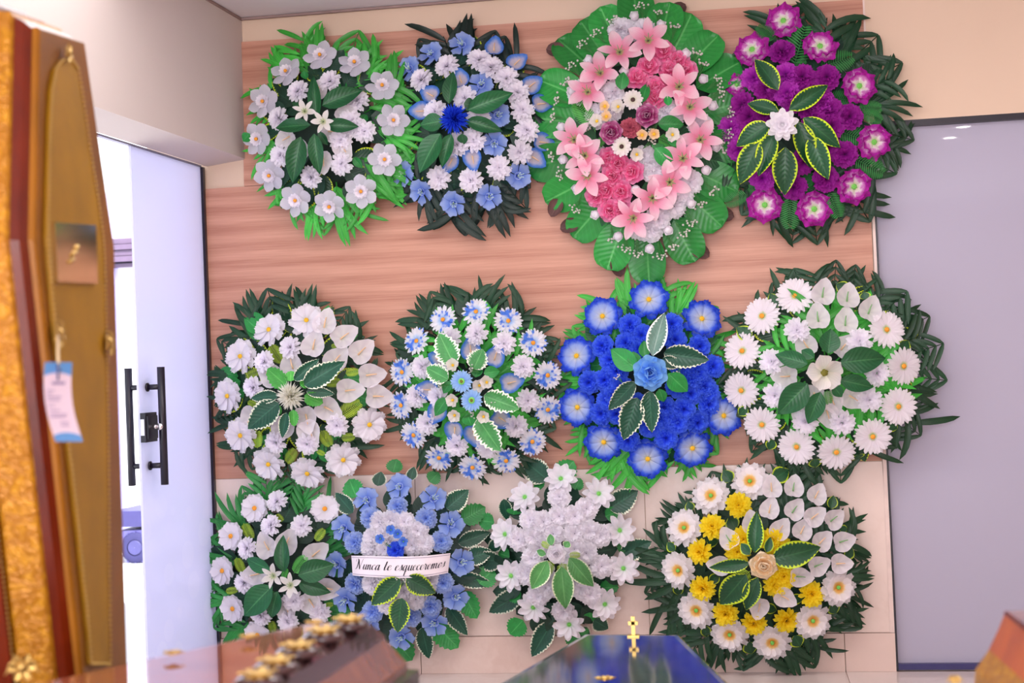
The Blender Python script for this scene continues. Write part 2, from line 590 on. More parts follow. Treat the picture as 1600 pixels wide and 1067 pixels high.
K_ZIN = dict(L=0.80, W=0.26, a=0.8, b=0.2, tipw=0.6, rnd=0.12, ruf=0.05, rf=10, zr=0.05, nu=5)
flower_petals('zinnia', PM['zin'], 10, {**K_ZIN, 'L': 0.68}, 0.35, 0.08, (12, {**K_ZIN, 'L': 0.92}, 0.08), (M_CEN_G, 0.11, 0.12))
K_STAR = dict(L=0.96, W=0.24, a=0.9, b=0.7, base=0.3, fold=0.35, c2=0.05, nu=4)
flower_petals('star_flower', PM['star'], 8, {**K_STAR, 'L': 0.78}, 0.35, 0.06, (9, K_STAR, 0.08), (M_CEN_G, 0.12, 0.09))
K_VIO = dict(L=0.84, W=0.38, a=0.8, b=0.22, tipw=0.7, rnd=0.22, fold=-0.30, ruf=0.045, rf=6, zr=0.13, nu=6)
flower_petals('violet', PM['violet'], 6, {**K_VIO, 'L': 0.68}, 0.45, 0.06, (7, {**K_VIO, 'L': 0.92}, 0.10), (M_CEN_G, 0.15, 0.10))
K_POP = dict(L=0.90, W=0.47, a=0.9, b=0.42, tipw=0.2, rnd=0.10, cup=0.5, c2=0.08, nu=6, nv=6)
flower_petals('poppy', PM['cream'], 5, K_POP, 0.25, 0.06, None, (M_CEN_OL, 0.19, 0.14), variants=1, tw=0.32)
K_DAH = dict(L=0.92, W=0.24, a=0.7, b=0.6, base=0.3, fold=0.3, nu=4)
FL['dahlia'] = []
dp = [pet_mesh({**K_DAH, 'L': 0.92 - 0.14 * q}, PM['rosew']) for q in range(4)]
it = [('dahlia', MB().lathe([(0.05, -0.2), (0.25, -0.05), (0.2, 0.1), (0.001, 0.2)], 8).mesh('dahlia', PM['rosew']), None)]
for q, (n_, e_) in enumerate(((9, 0.1), (8, 0.4), (7, 0.75), (5, 1.1))):
    it += [('petal', dp[q], M) for M in ringm(n_, e_, 0.05, 0.03 * q, q * 0.5)]
FL['dahlia'].append(it)

# gerbera / daisies: narrow rays in one mesh, centre of its own
def ray_flower(kind, pm, n, W, cm, cr, variants=2, ring=None):
    FL[kind] = []
    for _ in range(variants):
        b = MB()
        for nn, e, L in ((n, 0.05, 0.9), (n, 0.18, 0.82)):
            for M in ringm(nn, e, 0.1, 0.02, rnd.random(), 0.05):
                b.add(pet(L=L, W=W, a=0.3, b=0.22, base=0.3, tipw=0.5, rnd=0.06, fold=0.25, c2=-0.04, nu=2, nv=3), M)
        it = [(kind, b.mesh(kind, pm), None)]
        if ring:
            it.append(('disc_ring', MB().lathe([(cr * 1.7, 0.05), (cr * 1.5, 0.12), (cr * 0.8, 0.12)], 14).mesh('disc_ring', ring), None))
        it.append(('flower_centre', centre_cache(cm, cr, 0.10), TR(0, 0, 0.07)))
        FL[kind].append(it)


ray_flower('gerbera', PM['gerb'], 20, 0.11, M_CEN_O, 0.13)
ray_flower('daisy', PM['daisyb'], 13, 0.11, M_CEN_O, 0.15)
ray_flower('blue_daisy', PM['daisyl'], 16, 0.11, M_CEN_OL, 0.17, 1, M_CEN_G)
ray_flower('cream_daisy', PM['cream'], 9, 0.18, M_CEN_BR, 0.22, 1)

# calla / anthurium: heart shaped spathe with a spadix
def calla(kind, pm, sm, mode=0):
    FL[kind] = []
    for q in range(2):
        b = MB()
        V, F, U = [], [], []
        nr, na = 5, 18
        for j in range(nr + 1):
            r = j / nr
            for i in range(na):
                t = 2 * pi * i / na
                R = 0.88 * (1 - 0.10 * cos(t) ** 2) * (1 + 0.48 * max(0, cos(t)) ** 9) * (1 - 0.26 * max(0, -cos(t)) ** 8)
                x, y = r * R * cos(t) + 0.02, r * R * 0.86 * sin(t)
                z = 0.34 * r * r + 0.05 * sin(3 * t + q * 2) * r * r - 0.12 * max(0, cos(t)) ** 5 * r ** 3
                V.append((x, y, z))
                U.append((t / (2 * pi), r))
        for j in range(nr):
            for i in range(na):
                F.append((j * na + i, (j + 1) * na + i, (j + 1) * na + (i + 1) % na, j * na + (i + 1) % na))
        b.add((V, F, U))
        b.tube([(-0.1, 0, 0), (-0.25, 0, -0.15), (-0.35, 0, -0.4)], 0.06, 5)
        sp = MB().tube([(-0.12, 0, 0.06), (0.1, 0.02, 0.14), (0.32, 0.03, 0.18), (0.52, 0.02, 0.22)], 0.055, 6, 0.03)
        FL[kind].append([(kind, b.mesh(kind, pm), None), ('spadix', sp.mesh('spadix', sm), None)])


calla('calla', PM['callaw'], M_SPADIX)
calla('calla_green', PM['callaw'], M_SPADIXG)
calla('blue_anthurium', PM['callab'], M_SPADIX)

# hibiscus with funnel throat and stamens
hp = [pet_mesh(dict(L=0.90, W=0.49, a=0.9, b=0.26, tipw=0.45, rnd=0.20, ruf=0.03, rf=8, fold=-0.15, cup=0.10, c1=0.10, c2=0.03, zr=0.05, nu=5), PM['hibis']) for _ in range(3)]
FL['hibiscus'] = []
for q in range(2):
    thr = MB().lathe([(0.04, -0.4), (0.08, -0.2), (0.16, 0.0), (0.30, 0.07)], 10)
    st = MB()
    for k in range(5):
        t = 1.26 * k + q
        st.tube([(0, 0, -0.1), (0.08 * cos(t), 0.08 * sin(t), 0.2), (0.10 + 0.2 * cos(t), 0.1 + 0.2 * sin(t), 0.42)], 0.02, 4)
        st.lathe(dome(0.04, 0.05, rings=2), 5, TR(0.10 + 0.2 * cos(t), 0.1 + 0.2 * sin(t), 0.42))
    it = [('hibiscus', thr.mesh('hibiscus', PM['hibis']), None)]
    it += [('petal', hp[i % 3], M @ RX(0.22)) for i, M in enumerate(ringm(5, 0.12, 0.12, 0.0, 0, 0.08))]
    it.append(('stamens', st.mesh('stamens', M_STAMEN), None))
    FL['hibiscus'].append(it)

# lilies
def lily(kind, pm, Wd, elev, c2):
    FL[kind] = []
    ps = [pet_mesh(dict(L=0.98, W=w, a=0.75, b=0.75, base=0.25, fold=0.28, c1=0.30, c2=c2, zr=0.03, nu=4, nv=6), pm) for w in (Wd, Wd * 0.78)]
    for q in range(3):
        thr = MB().lathe([(0.04, -0.5), (0.08, -0.2), (0.14, 0.05)], 8)
        st = MB()
        for k in range(6):
            t = 1.05 * k
            st.tube([(0, 0, 0), (0.1 * cos(t), 0.1 * sin(t), 0.25), (0.22 * cos(t), 0.22 * sin(t), 0.42)], 0.014, 4)
        it = [(kind, thr.mesh(kind, pm), None)]
        for i, M in enumerate(ringm(6, elev, 0.06, 0.02, 0, 0.10)):
            it.append(('petal', ps[i % 2], M))
        it.append(('stamens', st.mesh('stamens', M_SPADIXG), None))
        FL[kind].append(it)


lily('pink_lily', PM['lilyp'], 0.28, 0.25, -0.28)
lily('white_lily', PM['lilyw'], 0.24, 0.35, -0.24)

# roses
def rose(kind, pm, pointed=False, variants=2):
    FL[kind] = []
    tw, b_ = (0.0, 0.5) if pointed else (0.55, 0.2)
    ps = [pet_mesh(dict(L=L, W=W, a=0.6, b=b_, tipw=tw, rnd=0.18, cup=cu, c2=c2, zr=0.05, nu=5), pm)
          for L, W, cu, c2 in ((0.92, 0.48, 0.35, 0.05), (0.74, 0.44, 0.6, 0.12), (0.56, 0.36, 0.9, 0.15), (0.42, 0.26, 1.2, 0.1))]
    for q in range(variants):
        core = MB()
        V, F, U = [], [], []
        nt = 26
        for j in range(3):
            for i in range(nt):
                t = i * 0.55
                r = 0.02 + 0.15 * i / nt
                V.append(((r + 0.02 * j) * cos(t), (r + 0.02 * j) * sin(t), 0.1 + 0.2 * j - 0.08 * i / nt))
                U.append((i / nt, j / 2))
        for j in range(2):
            for i in range(nt - 1):
                F.append((j * nt + i, j * nt + i + 1, (j + 1) * nt + i + 1, (j + 1) * nt + i))
        core.add((V, F, U))
        core.lathe([(0.05, -0.25), (0.2, -0.05), (0.2, 0.12), (0.001, 0.14)], 10)
        it = [(kind, core.mesh(kind, pm), None)]
        for k, (n_, e_, z_) in enumerate(((6, 0.12, 0.0), (5, 0.4, 0.04), (4, 0.72, 0.08), (3, 1.05, 0.12))):
            it += [('petal', ps[k], M) for M in ringm(n_, e_, 0.04, z_, 0.37 * k, 0.1)]
        FL[kind].append(it)


rose('pink_rose', PM['rosep'])
rose('raspberry_rose', PM['rosed'], variants=1)
rose('blue_rose', PM['roseb'], variants=1)
rose('peach_rose', PM['rosey'], True, variants=1)
rose('white_rose', PM['rosew'], variants=1)

# rosebud
FL['rosebud'] = []
for q in range(2):
    b = MB().lathe([(0.1, -0.3), (0.5, 0.0), (0.66, 0.4), (0.52, 0.8), (0.2, 1.05), (0.001, 1.0)], 10)
    for k in range(4):
        b.add(pet(L=1.15, W=0.62, a=0.5, b=0.25, tipw=0.4, rnd=0.2, cup=0.35, c2=-0.1, nu=4), RZ(k * 1.57 + q) @ TR(0.28, 0, -0.1) @ RY(-1.25))
    FL['rosebud'].append([('rosebud', b.mesh('rosebud', PM['rosew']), None)])

# small blossoms
flower_petals('peach_blossom', PM['peach'], 5, dict(L=0.8, W=0.42, a=0.7, b=0.25, tipw=0.5, rnd=0.15, cup=0.2, nu=4), 0.25, 0.1, None, (M_CEN_Y, 0.22, 0.2), variants=1)
flower_petals('cream_blossom', PM['cream'], 5, dict(L=0.85, W=0.42, a=0.7, b=0.35, tipw=0.3, rnd=0.12, cup=0.3, nu=4), 0.6, 0.08, None, (M_CEN_Y, 0.16, 0.25), variants=2)
flower_petals('blue_blossom', petal_mat('blossom blue', [(0, (60, 100, 220)), (1, (120, 170, 245))]), 5, dict(L=0.85, W=0.45, a=0.7, b=0.3, tipw=0.4, rnd=0.12, cup=0.3, nu=4), 0.5, 0.08, None, (M_CEN_G, 0.12, 0.2), variants=1)
# gypsophila sprig
FL['gypsophila'] = []
for q in range(3):
    st, bd = MB(), MB()
    for k in range(10):
        t, r = rnd.uniform(-0.9, 0.9), rnd.uniform(0.5, 1.0)
        e = Vector((r * cos(t), r * sin(t), rnd.uniform(0.0, 0.4)))
        st.tube([(-0.6, 0, -0.1), tuple(e * 0.4), tuple(e)], 0.018, 3, cap=False)
        bd.lathe([(0.04, -0.08), (0.10, -0.02), (0.11, 0.06), (0.001, 0.1)], 6, TR(*e) @ RY(rnd.uniform(-0.5, 0.9)))
    FL['gypsophila'].append([('gypsophila', st.mesh('gypsophila', M_STEM), None), ('florets', bd.mesh('florets', PM['cream']), None)])


# ------------------------------------------------------------------ leaves and fronds (unit length along +X)
def serrated(L=1.0, teeth=9, depth=0.10, a=0.6, b=0.98, fold=0.18, c2=-0.12, wav=0.03):
    V, F, U = [], [], []
    vm = a / (a + b)
    nm = (vm ** a) * ((1 - vm) ** b)
    us = (-1, -0.6, 0, 0.6, 1)
    n = teeth * 2
    for j in range(n + 1):
        v = j / n
        p = max(0.02, (v ** a) * ((1 - v) ** b) / nm) if 0 < v < 1 else 0.02
        for u in us:
            q = p
            x = v
            if abs(u) == 1 and 0 < j < n:
                q = p * (1 - depth) if j % 2 else p * (1 + depth)
                x = v + (0.02 if j % 2 == 0 else 0)
            V.append((x * L, u * q, (fold * abs(u) * p - fold * 0.3 + c2 * v * v + 0.10 * v + wav * sin(9 * v) * abs(u)) * 0.5))
            U.append(((u + 1) / 2, v))
    for j in range(n):
        for i in range(4):
            k = j * 5 + i
            F.append((k, k + 5, k + 6, k + 1))
    return V, F, U


def leaf_shape(kind, q):
    if kind == 'plain':
        return pet(L=1, W=1, a=0.72, b=1.0, base=0.06, fold=0.10, c1=0.12, c2=-0.2 - 0.05 * q, zr=0.02, nu=4, nv=9, dens=1.15, ph=q)
    if kind == 'round':
        g = pet(L=1, W=1, a=0.42, b=0.36, base=0.1, fold=0.07, c1=0.10, c2=-0.12, zr=0.025, nu=6, nv=10, dens=1.3, ph=q * 2)
        return g
    if kind == 'serr':
        return serrated(teeth=10, depth=0.06, wav=0.02 + 0.02 * q)
    if kind == 'serrb':
        return serrated(teeth=7, depth=0.10, a=0.5, b=0.75, wav=0.03 + 0.02 * q)
    if kind == 'lance':
        return pet(L=1, W=1, a=0.4, b=0.6, base=0.1, fold=0.3, c1=0.1, c2=-0.15, nu=2, nv=7, dens=1.1)


_lm = {}


def leaf_mesh(kind, mat):
    k = (kind, mat.name)
    if k not in _lm:
        _lm[k] = [MB().add(leaf_shape(kind, q)).mesh('leaf', mat) for q in range(2)]
    return rnd.choice(_lm[k])


def strap(b, p0, ang, L, W, bend=0.0, rise=0.25, droop=-0.5, n=6):
    """a strap shaped leaflet starting at p0, turning by bend along its length"""
    x, y, z = p0
    V, F, U = [], [], []
    t = ang
    for j in range(n + 1):
        v = j / n
        w = W * min(1, 0.35 + 3.0 * v) * (1 - v ** 7) + 0.0015
        nx, ny = -sin(t), cos(t)
        zz = z + L * (rise * v + droop * v * v)
        for u in (-1, 0, 1):
            V.append((x + nx * u * w, y + ny * u * w, zz + abs(u) * w * 0.45))
            U.append(((u + 1) / 2, v))
        t = ang + bend * (v + 0.5 / n)
        x += cos(t) * L / n
        y += sin(t) * L / n
    for j in range(n):
        for i in range(2):
            k = j * 3 + i
            F.append((k, k + 3, k + 4, k + 1))
    b.add((V, F, U))


def frond_mesh(style, mat, q):
    b = MB()
    r = random.Random(q * 17 + (5 if style == 'arrow' else 1))
    if style == 'fan':
        b.tube([(0, 0, 0), (0.15, 0, 0.03), (0.28, 0, 0.03)], 0.014, 4, 0.008)
        n = 7
        for i in range(n):
            s = -1 + 2 * i / (n - 1)
            x = 0.26 - 0.18 * abs(s)
            strap(b, (x, 0, 0.03), s * 0.75 + r.uniform(-0.12, 0.12), 0.80 * (1 - 0.14 * abs(s)) * r.uniform(0.85, 1.1), 0.050,
                  r.uniform(-0.65, 0.65), 0.2, -0.30)
    elif style == 'arrow':
        b.tube([(0, 0, 0), (0.5, 0, 0.06), (0.97, 0, 0.0)], 0.014, 4, 0.008)
        for k in range(5):
            for s in (-1, 1):
                x = 0.96 - 0.15 * k
                strap(b, (x, 0, 0.01 + 0.012 * k), s * (2.35 + r.uniform(-0.15, 0.15) - 0.05 * k), (0.58 - 0.02 * k) * r.uniform(0.85, 1.1), 0.046,
                      s * r.uniform(-0.1, 0.45), 0.18, -0.2)
    elif style == 'side':
        b.tube([(0, 0, 0), (0.3, 0.02, 0.05), (0.7, 0.05, 0.03)], 0.014, 4, 0.008)
        for k in range(6):
            strap(b, (0.12 + 0.1 * k, 0.04, 0.03), (0.5 + 0.05 * k) * (1 if k % 2 else -1) + r.uniform(-0.1, 0.1), 0.62 * r.uniform(0.8, 1.1), 0.046,
                  r.uniform(0.2, 0.9) * (1 if k % 2 else -1), 0.2, -0.3)
    return b.mesh('frond', mat)


_fm = {}


def frond(style, mat):
    k = (style, mat.name)
    if k not in _fm:
        _fm[k] = [frond_mesh(style, mat, q) for q in range(4)]
    return rnd.choice(_fm[k])


def fern_mesh(mat):
    k = ('fern', mat.name)
    if k not in _fm:
        b = MB().tube([(0, 0, 0), (0.5, 0, 0.04), (1, 0, 0)], 0.012, 4, 0.004)
        for i in range(14):
            v = 0.06 + 0.9 * i / 14
            L = 0.34 * (sin(pi * (0.18 + 0.82 * v)) ** 0.7) + 0.03
            for s in (-1, 1):
                b.add(pet(L=L, W=0.024, a=0.3, b=0.5, base=0.3, fold=0.2, c2=-0.04, nu=2, nv=3), TR(v, 0, 0.04 * sin(pi * v)) @ RZ(s * 1.15))
        _fm[k] = b.mesh('fern_frond', mat)
    return _fm[k]


# ------------------------------------------------------------------ wreath builder
FACE = Matrix(((1, 0, 0, 0), (0, 0, -1, 0), (0, 1, 0, 0), (0, 0, 0, 1)))   # flower +Z -> towards the room (-Y), +Y -> up


class Wreath:
    def __init__(s, name, label, zoom, c, R, lift=0.0, group='funeral wreaths on the wall', dome_h=0.10, base_r=0.62):
        s.x0, s.y0, s.k = zoom
        s.c, s.R, s.lift, s.h = c, R, lift, dome_h
        s.loc = P(c[0], c[1], 0.0)
        s.root = empty(name, s.loc, label, 'wreath', group)
        # straw and foam backing pad, flat on the wall
        rx, rz = (R[0] + R[1]) / 2 * PXM * base_r, (R[2] + R[3]) / 2 * PXM * base_r
        pr = [(1.0, 0.012 if lift > 0.01 else 0.002), (1.0, 0.03 + lift * 0.6), (0.9, 0.05 + lift), (0.45, 0.07 + lift), (0.001, 0.085 + lift)]
        b = MB().lathe(pr, 28, SCL(rx, rz, 1))
        ob('backing_pad', b.mesh('backing_pad', M_FOAM), s.root, FACE)

    def px(s, x, y):
        return s.x0 + x / s.k, s.y0 + y / s.k

    def rad(s, px, py):
        dx, dy = px - s.c[0], py - s.c[1]
        rx = s.R[1] if dx > 0 else s.R[0]
        ry = s.R[3] if dy > 0 else s.R[2]
        return hypot(dx / rx, dy / ry)

    def off(s, px, py):
        r = min(1.0, s.rad(px, py))
        return s.lift + 0.078 + s.h * (1 - r * r)

    def flower(s, kind, size, pts, add=0.0, tilt=0.5, spin=None, raw=False, off=None, j=0.15):
        for pt in pts:
            px, py = (pt[0], pt[1]) if raw else s.px(pt[0], pt[1])
            sz = pt[2] if len(pt) > 2 else size
            o = (s.off(px, py) if off is None else off + 0.035 + s.lift) + add + rnd.uniform(0, 0.006)
            w = P(px, py, o) - s.loc
            rr = sz / (1 if raw else s.k) / 2 * PXM * 1.05 * (WALL_Y - o) / WALL_Y
            dx, dy = (px - s.c[0]) / s.R[1], (py - s.c[1]) / s.R[3]
            n = Vector((dx * tilt + rnd.uniform(-j, j), -1, -dy * tilt + rnd.uniform(-j, j))).normalized()
            up = Vector((0, 0, 1))
            X = n.cross(up) * -1
            X.normalize()
            Y = n.cross(X)
            B = Matrix(((X.x, Y.x, n.x, w.x), (X.y, Y.y, n.y, w.y), (X.z, Y.z, n.z, w.z), (0, 0, 0, 1)))
            if spin is None:
                a = rnd.uniform(0, 2 * pi)
            elif spin == 'out':
                a = atan2(-(py - s.c[1]), px - s.c[0]) + rnd.uniform(-0.3, 0.3)
            else:
                a = spin + rnd.uniform(-0.3, 0.3)
            var = rnd.choice(FL[kind])
            main = ob(var[0][0], var[0][1], s.root, B @ RZ(a) @ SCL(rr))
            for nm, me, M in var[1:]:
                ob(nm, me, main, M)

    def blade(s, name, me, bx, by, tx, ty, w, o1, o2, roll=0.0, zs=None):
        A, T = P(bx, by, o1 + s.lift) - s.loc, P(tx, ty, o2 + s.lift) - s.loc
        d = T - A
        L = d.length
        X = d.normalized()
        n = Vector((0, -1, 0))
        n = (n - X * n.dot(X)).normalized()
        Y = n.cross(X)
        B = Matrix(((X.x, Y.x, n.x, A.x), (X.y, Y.y, n.y, A.y), (X.z, Y.z, n.z, A.z), (0, 0, 0, 1)))
        hw = w / 2 * PXM * 0.97
        return ob(name, me, s.root, B @ RX(roll) @ SCL(L, hw if hw > 0 else L, zs if zs else L))

    def leaves(s, kind, mat, lst, o1=0.20, o2=0.19, label=None):
        o1, o2 = (o1 + 0.035, o2 + 0.035) if o1 > 0.15 else (o1, o2)
        for (bx, by, tx, ty, w) in lst:
            (ax, ay), (cx, cy) = s.px(bx, by), s.px(tx, ty)
            o = s.blade('leaf', leaf_mesh(kind, mat), ax, ay, cx, cy, w / s.k * 1.04, o1 + rnd.uniform(0, .01), o2 + rnd.uniform(-.012, .012), rnd.uniform(-0.15, 0.15))
            if label:
                o['label'] = label

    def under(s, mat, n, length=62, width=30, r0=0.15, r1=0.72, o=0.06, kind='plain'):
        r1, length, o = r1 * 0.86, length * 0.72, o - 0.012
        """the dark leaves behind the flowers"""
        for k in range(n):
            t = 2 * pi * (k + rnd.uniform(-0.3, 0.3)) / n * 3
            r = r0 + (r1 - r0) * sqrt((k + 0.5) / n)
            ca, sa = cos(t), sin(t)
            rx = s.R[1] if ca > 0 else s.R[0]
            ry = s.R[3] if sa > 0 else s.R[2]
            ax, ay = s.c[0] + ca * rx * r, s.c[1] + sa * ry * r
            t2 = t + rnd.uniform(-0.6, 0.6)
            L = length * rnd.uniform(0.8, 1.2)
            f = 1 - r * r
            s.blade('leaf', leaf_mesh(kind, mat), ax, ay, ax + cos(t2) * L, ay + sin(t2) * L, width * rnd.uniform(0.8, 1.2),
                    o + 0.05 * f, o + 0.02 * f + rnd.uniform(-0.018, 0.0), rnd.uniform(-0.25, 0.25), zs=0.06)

    def fronds(s, mat, n, styles, r0=0.62, r1=1.0, o1=0.05, o2=0.05, skip=(), spread=0.12, ph=0.0, a0=0.0, a1=2 * pi, jr=0.07):
        n = int(n * 1.45)
        for k in range(n):
            t = a0 + (a1 - a0) * (k + ph) / n + rnd.uniform(-spread, spread)
            if any(lo < (t % (2 * pi)) < hi for lo, hi in skip):
                continue
            ca, sa = cos(t), sin(t)
            rx = s.R[1] if ca > 0 else s.R[0]
            ry = s.R[3] if sa > 0 else s.R[2]
            q = r1 * rnd.uniform(1 - jr, 1 + jr)
            rb = r0 - rnd.choice((0.04, 0.16))
            ax, ay = s.c[0] + ca * rx * rb, s.c[1] + sa * ry * rb
            t2 = t + rnd.uniform(-0.18, 0.18)
            L = hypot(ca * rx, sa * ry) * (q - rb)
            st = styles[k % len(styles)]
            L *= 1.02 if st == 'arrow' else 1.12
            tx, ty = ax + cos(t2) * L, ay + sin(t2) * L
            o = o1 + rnd.uniform(-0.01, 0.02)
            s.blade('frond', frond(st, mat), ax, ay, tx, ty, 0, o, max(0.02 - s.lift, o2 + rnd.uniform(-0.015, 0.02)), rnd.uniform(-0.2, 0.2))

    def ferns(s, mat, lst, o=0.12):
        for (bx, by, tx, ty) in lst:
            (ax, ay), (cx, cy) = s.px(bx, by), s.px(tx, ty)
            s.blade('fern_frond', fern_mesh(mat), ax, ay, cx, cy, 0, o, o - 0.02, rnd.uniform(-0.2, 0.2))


# ------------------------------------------------------------------ the room
def wood_mat(name, base, dark, light):
    t = NT(name)
    g = t.coord('Object')
    n1 = t.noise(t.mapping(g, (0.9, 5, 26)), 2.2, 6, 0.62)
    n2 = t.noise(t.mapping(g, (1.6, 20, 120)), 2.0, 4, 0.65)
    w = t.n('TexWave', wave_type='BANDS', bands_direction='Z')
    w.inputs['Scale'].default_value = 4.0
    w.inputs['Distortion'].default_value = 7.0
    w.inputs['Detail'].default_value = 3.0
    w.inputs['Detail Scale'].default_value = 0.7
    t.l(t.mapping(g, (0.16, 1, 1.0)), w.inputs['Vector'])
    f = t.math('ADD', t.math('MULTIPLY', n1, 0.46), t.math('ADD', t.math('MULTIPLY', n2, 0.40), t.math('MULTIPLY', w.outputs['Fac'], 0.14)))
    col = t.ramp(f, [(0.34, lin(dark)), (0.5, lin(base)), (0.66, lin(light))])
    t.bump(n2, 0.05, 0.002)
    return t.done(col, 0.42, 0, 0.4)


def plaster(name, rgb, rough=0.8):
    t = NT(name)
    n1 = t.noise(t.coord('Object'), 1.5, 3)
    n2 = t.noise(t.coord('Object'), 180, 2)
    c = lin(rgb)
    col = t.ramp(n1, [(0.3, tuple(x * 0.97 for x in c[:3]) + (1,)), (0.7, tuple(min(1, x * 1.02) for x in c[:3]) + (1,))])
    t.bump(n2, 0.06, 0.002)
    return t.done(col, rough, 0, 0.3)


def marble(name, base, vein, rough=0.25):
    t = NT(name)
    g = t.coord('Object')
    w = t.noise(g, 1.6, 5, 0.6, 'Color')
    n1 = t.noise(t.mix(0.55, g, w), 2.6, 6, 0.62)
    col = t.ramp(n1, [(0.30, lin(vein)), (0.46, lin(base)), (0.62, lin(tuple(min(255, int(x * 1.02)) for x in base))), (0.8, lin(vein))])
    return t.done(col, rough, 0, 0.5)


M_WOOD = wood_mat('wood panel oak rose', (190, 136, 114), (168, 110, 90), (206, 152, 130))
M_WALLC = plaster('wall cream', (222, 196, 174))
M_WALLP = plaster('wall left pinkish white', (212, 200, 196))
M_CEIL = plaster('ceiling white', (226, 220, 226))
M_MARB = marble('marble cream', (230, 209, 200), (218, 193, 181))
M_MARB2 = marble('marble baseboard', (220, 196, 186), (206, 176, 164))
M_FLOOR = marble('floor marble', (224, 208, 202), (212, 192, 184), 0.12)
M_BLACK = plain('black aluminium', (24, 18, 34), 0.35, spec=0.5)
M_GROUT = plain('grout', (180, 150, 140), 0.9)


def structure(name, b, mat, parent=None, smooth=False):
    o = ob(name, b.mesh(name, mat, smooth), parent)
    if parent is None:
        o['kind'] = 'structure'
    return o


def wallbox(name, x0, x1, y0, y1, z0, z1, mat, parent=None):
    return structure(name, MB().box((x0, y0, z0), (x1, y1, z1)), mat, parent)


def quadprism(top, d):
    """closed prism from a polygon and an extrusion vector"""
    n = len(top)
    V = [tuple(p) for p in top] + [tuple(Vector(p) + Vector(d)) for p in top]
    F = [tuple(range(n)), tuple(range(2 * n - 1, n - 1, -1))] + [(i, i + n, (i + 1) % n + n, (i + 1) % n) for i in range(n)]
    return V, F, [(0, 0)] * (2 * n)


KX = 0.049                    # the left wall is not quite square to the back wall


def LX(x6, y):
    return x6 - KX * (WALL_Y - y)


# back wall: plaster, with panels, marble slabs and skirting pieces fixed to it
XR = 0.578
bw = MB()
bw.box((-2.60, 6.014, -0.02), (XR, 6.2, CEIL_Z))
bw.box((XR, 6.0, 2.272), (3.8, 6.2, CEIL_Z))
bw.box((2.7, 6.0, -0.02), (3.8, 6.2, 2.272))
wall_back = structure('wall_back', bw, M_WALLC)


def wall_piece(name, pts, depth, mat):
    """a sheet fixed to the back wall, outline given on its front face"""
    o = ob(name, MB().add(quadprism([Vector(p) for p in pts], (0, depth, 0))).mesh(name, mat, False), wall_back)
    return o


XB = -2.131
Y0 = 6.0
wall_piece('wood_panel', [(XB - 0.012, Y0, 2.168), (XR - 0.012, Y0, 2.168), (0.577, Y0, 2.787), (XB - 0.004, Y0, 2.813)], 0.014, M_WOOD)
wall_piece('wood_panel', [(-2.331, Y0, 0.868), (0.565, Y0, 0.868), (0.567, Y0, 2.166), (-2.331, Y0, 2.166)], 0.014, M_WOOD)
for x0, x1 in ((-2.331, -1.417), (-1.414, -0.42), (-0.417, 0.588)):
    wall_piece('marble_slab', [(x0, Y0 + .002, 0.160), (x1, Y0 + .002, 0.160), (x1 - (0.02 if x1 > 0 else 0), Y0 + .002, 0.866), (x0, Y0 + .002, 0.866)], 0.012, M_MARB)
for x0, x1 in ((-2.331, -1.4175), (-1.4145, 0.3825), (0.3855, 0.588)):
    wall_piece('baseboard_piece', [(x0, Y0 - .008, 0.0), (x1, Y0 - .008, 0.0), (x1, Y0 - .008, 0.158), (x0, Y0 - .008, 0.158)], 0.02, M_MARB2)
wall_piece('edge_strip', [(0.570, Y0 - .003, 0.16), (0.588, Y0 - .003, 0.16), (0.5785, Y0 - .003, 2.79), (0.571, Y0 - .003, 2.79)], 0.016, plain('edge strip', (226, 204, 196), 0.5))

# floor with large slabs
fl = structure('floor', MB().box((-2.6, -4.3, -0.06), (3.8, 6.2, -0.004)), M_GROUT)
for i, (xa, xb) in enumerate(((-2.6, -1.4165), (-1.4135, 0.3835), (0.3865, 2.18), (2.183, 3.8))):
    for j in range(7):
        y1 = 5.99 - 1.5 * j
        ob('floor_tile', MB().box((xa, y1 - 1.497, -0.01), (xb, y1, 0.0)).mesh('floor_tile', M_FLOOR, False), fl)
ceil = structure('ceiling', MB().box((-2.6, -4.3, CEIL_Z), (3.8, 6.2, CEIL_Z + 0.1)), M_CEIL)

# left wall: bulkhead over the sliding door, wall beyond it towards the shop front
ya, yb, zb = 6.014, -4.3, 2.272
L6 = -2.134
wl = MB()
wl.add(quadprism([(LX(L6, ya), ya, 2.290), (LX(L6, ya) - 0.185, ya, 2.268), (LX(L6, ya) - 0.185, ya, CEIL_Z), (LX(L6, ya) + 0.003, ya, CEIL_Z)],
                 Vector((LX(L6, yb) - LX(L6, ya), yb - ya, 0))))
wl.add(quadprism([(LX(L6, 3.3), 3.3, 0), (LX(L6, 3.3) - 0.18, 3.3, 0), (LX(L6, 3.3) - 0.18, 3.3, 2.28), (LX(L6, 3.3), 3.3, 2.28)],
                 Vector((LX(L6, yb) - LX(L6, 3.3), yb - 3.3, 0))))
structure('wall_left', wl, M_WALLP)
structure('wall_right', MB().box((3.6, -4.3, 0), (3.8, 6.0, CEIL_Z)), M_WALLC)
wf = MB()
wf.box((-3.2, -4.4, 0), (-2.9, -4.2, CEIL_Z)).box((1.4, -4.4, 0), (3.8, -4.2, CEIL_Z))
wf.box((-2.9, -4.4, 2.7), (1.4, -4.2, CEIL_Z)).box((-2.9, -4.4, 0), (1.4, -4.2, 0.35))
structure('wall_front', wf, M_WALLC)
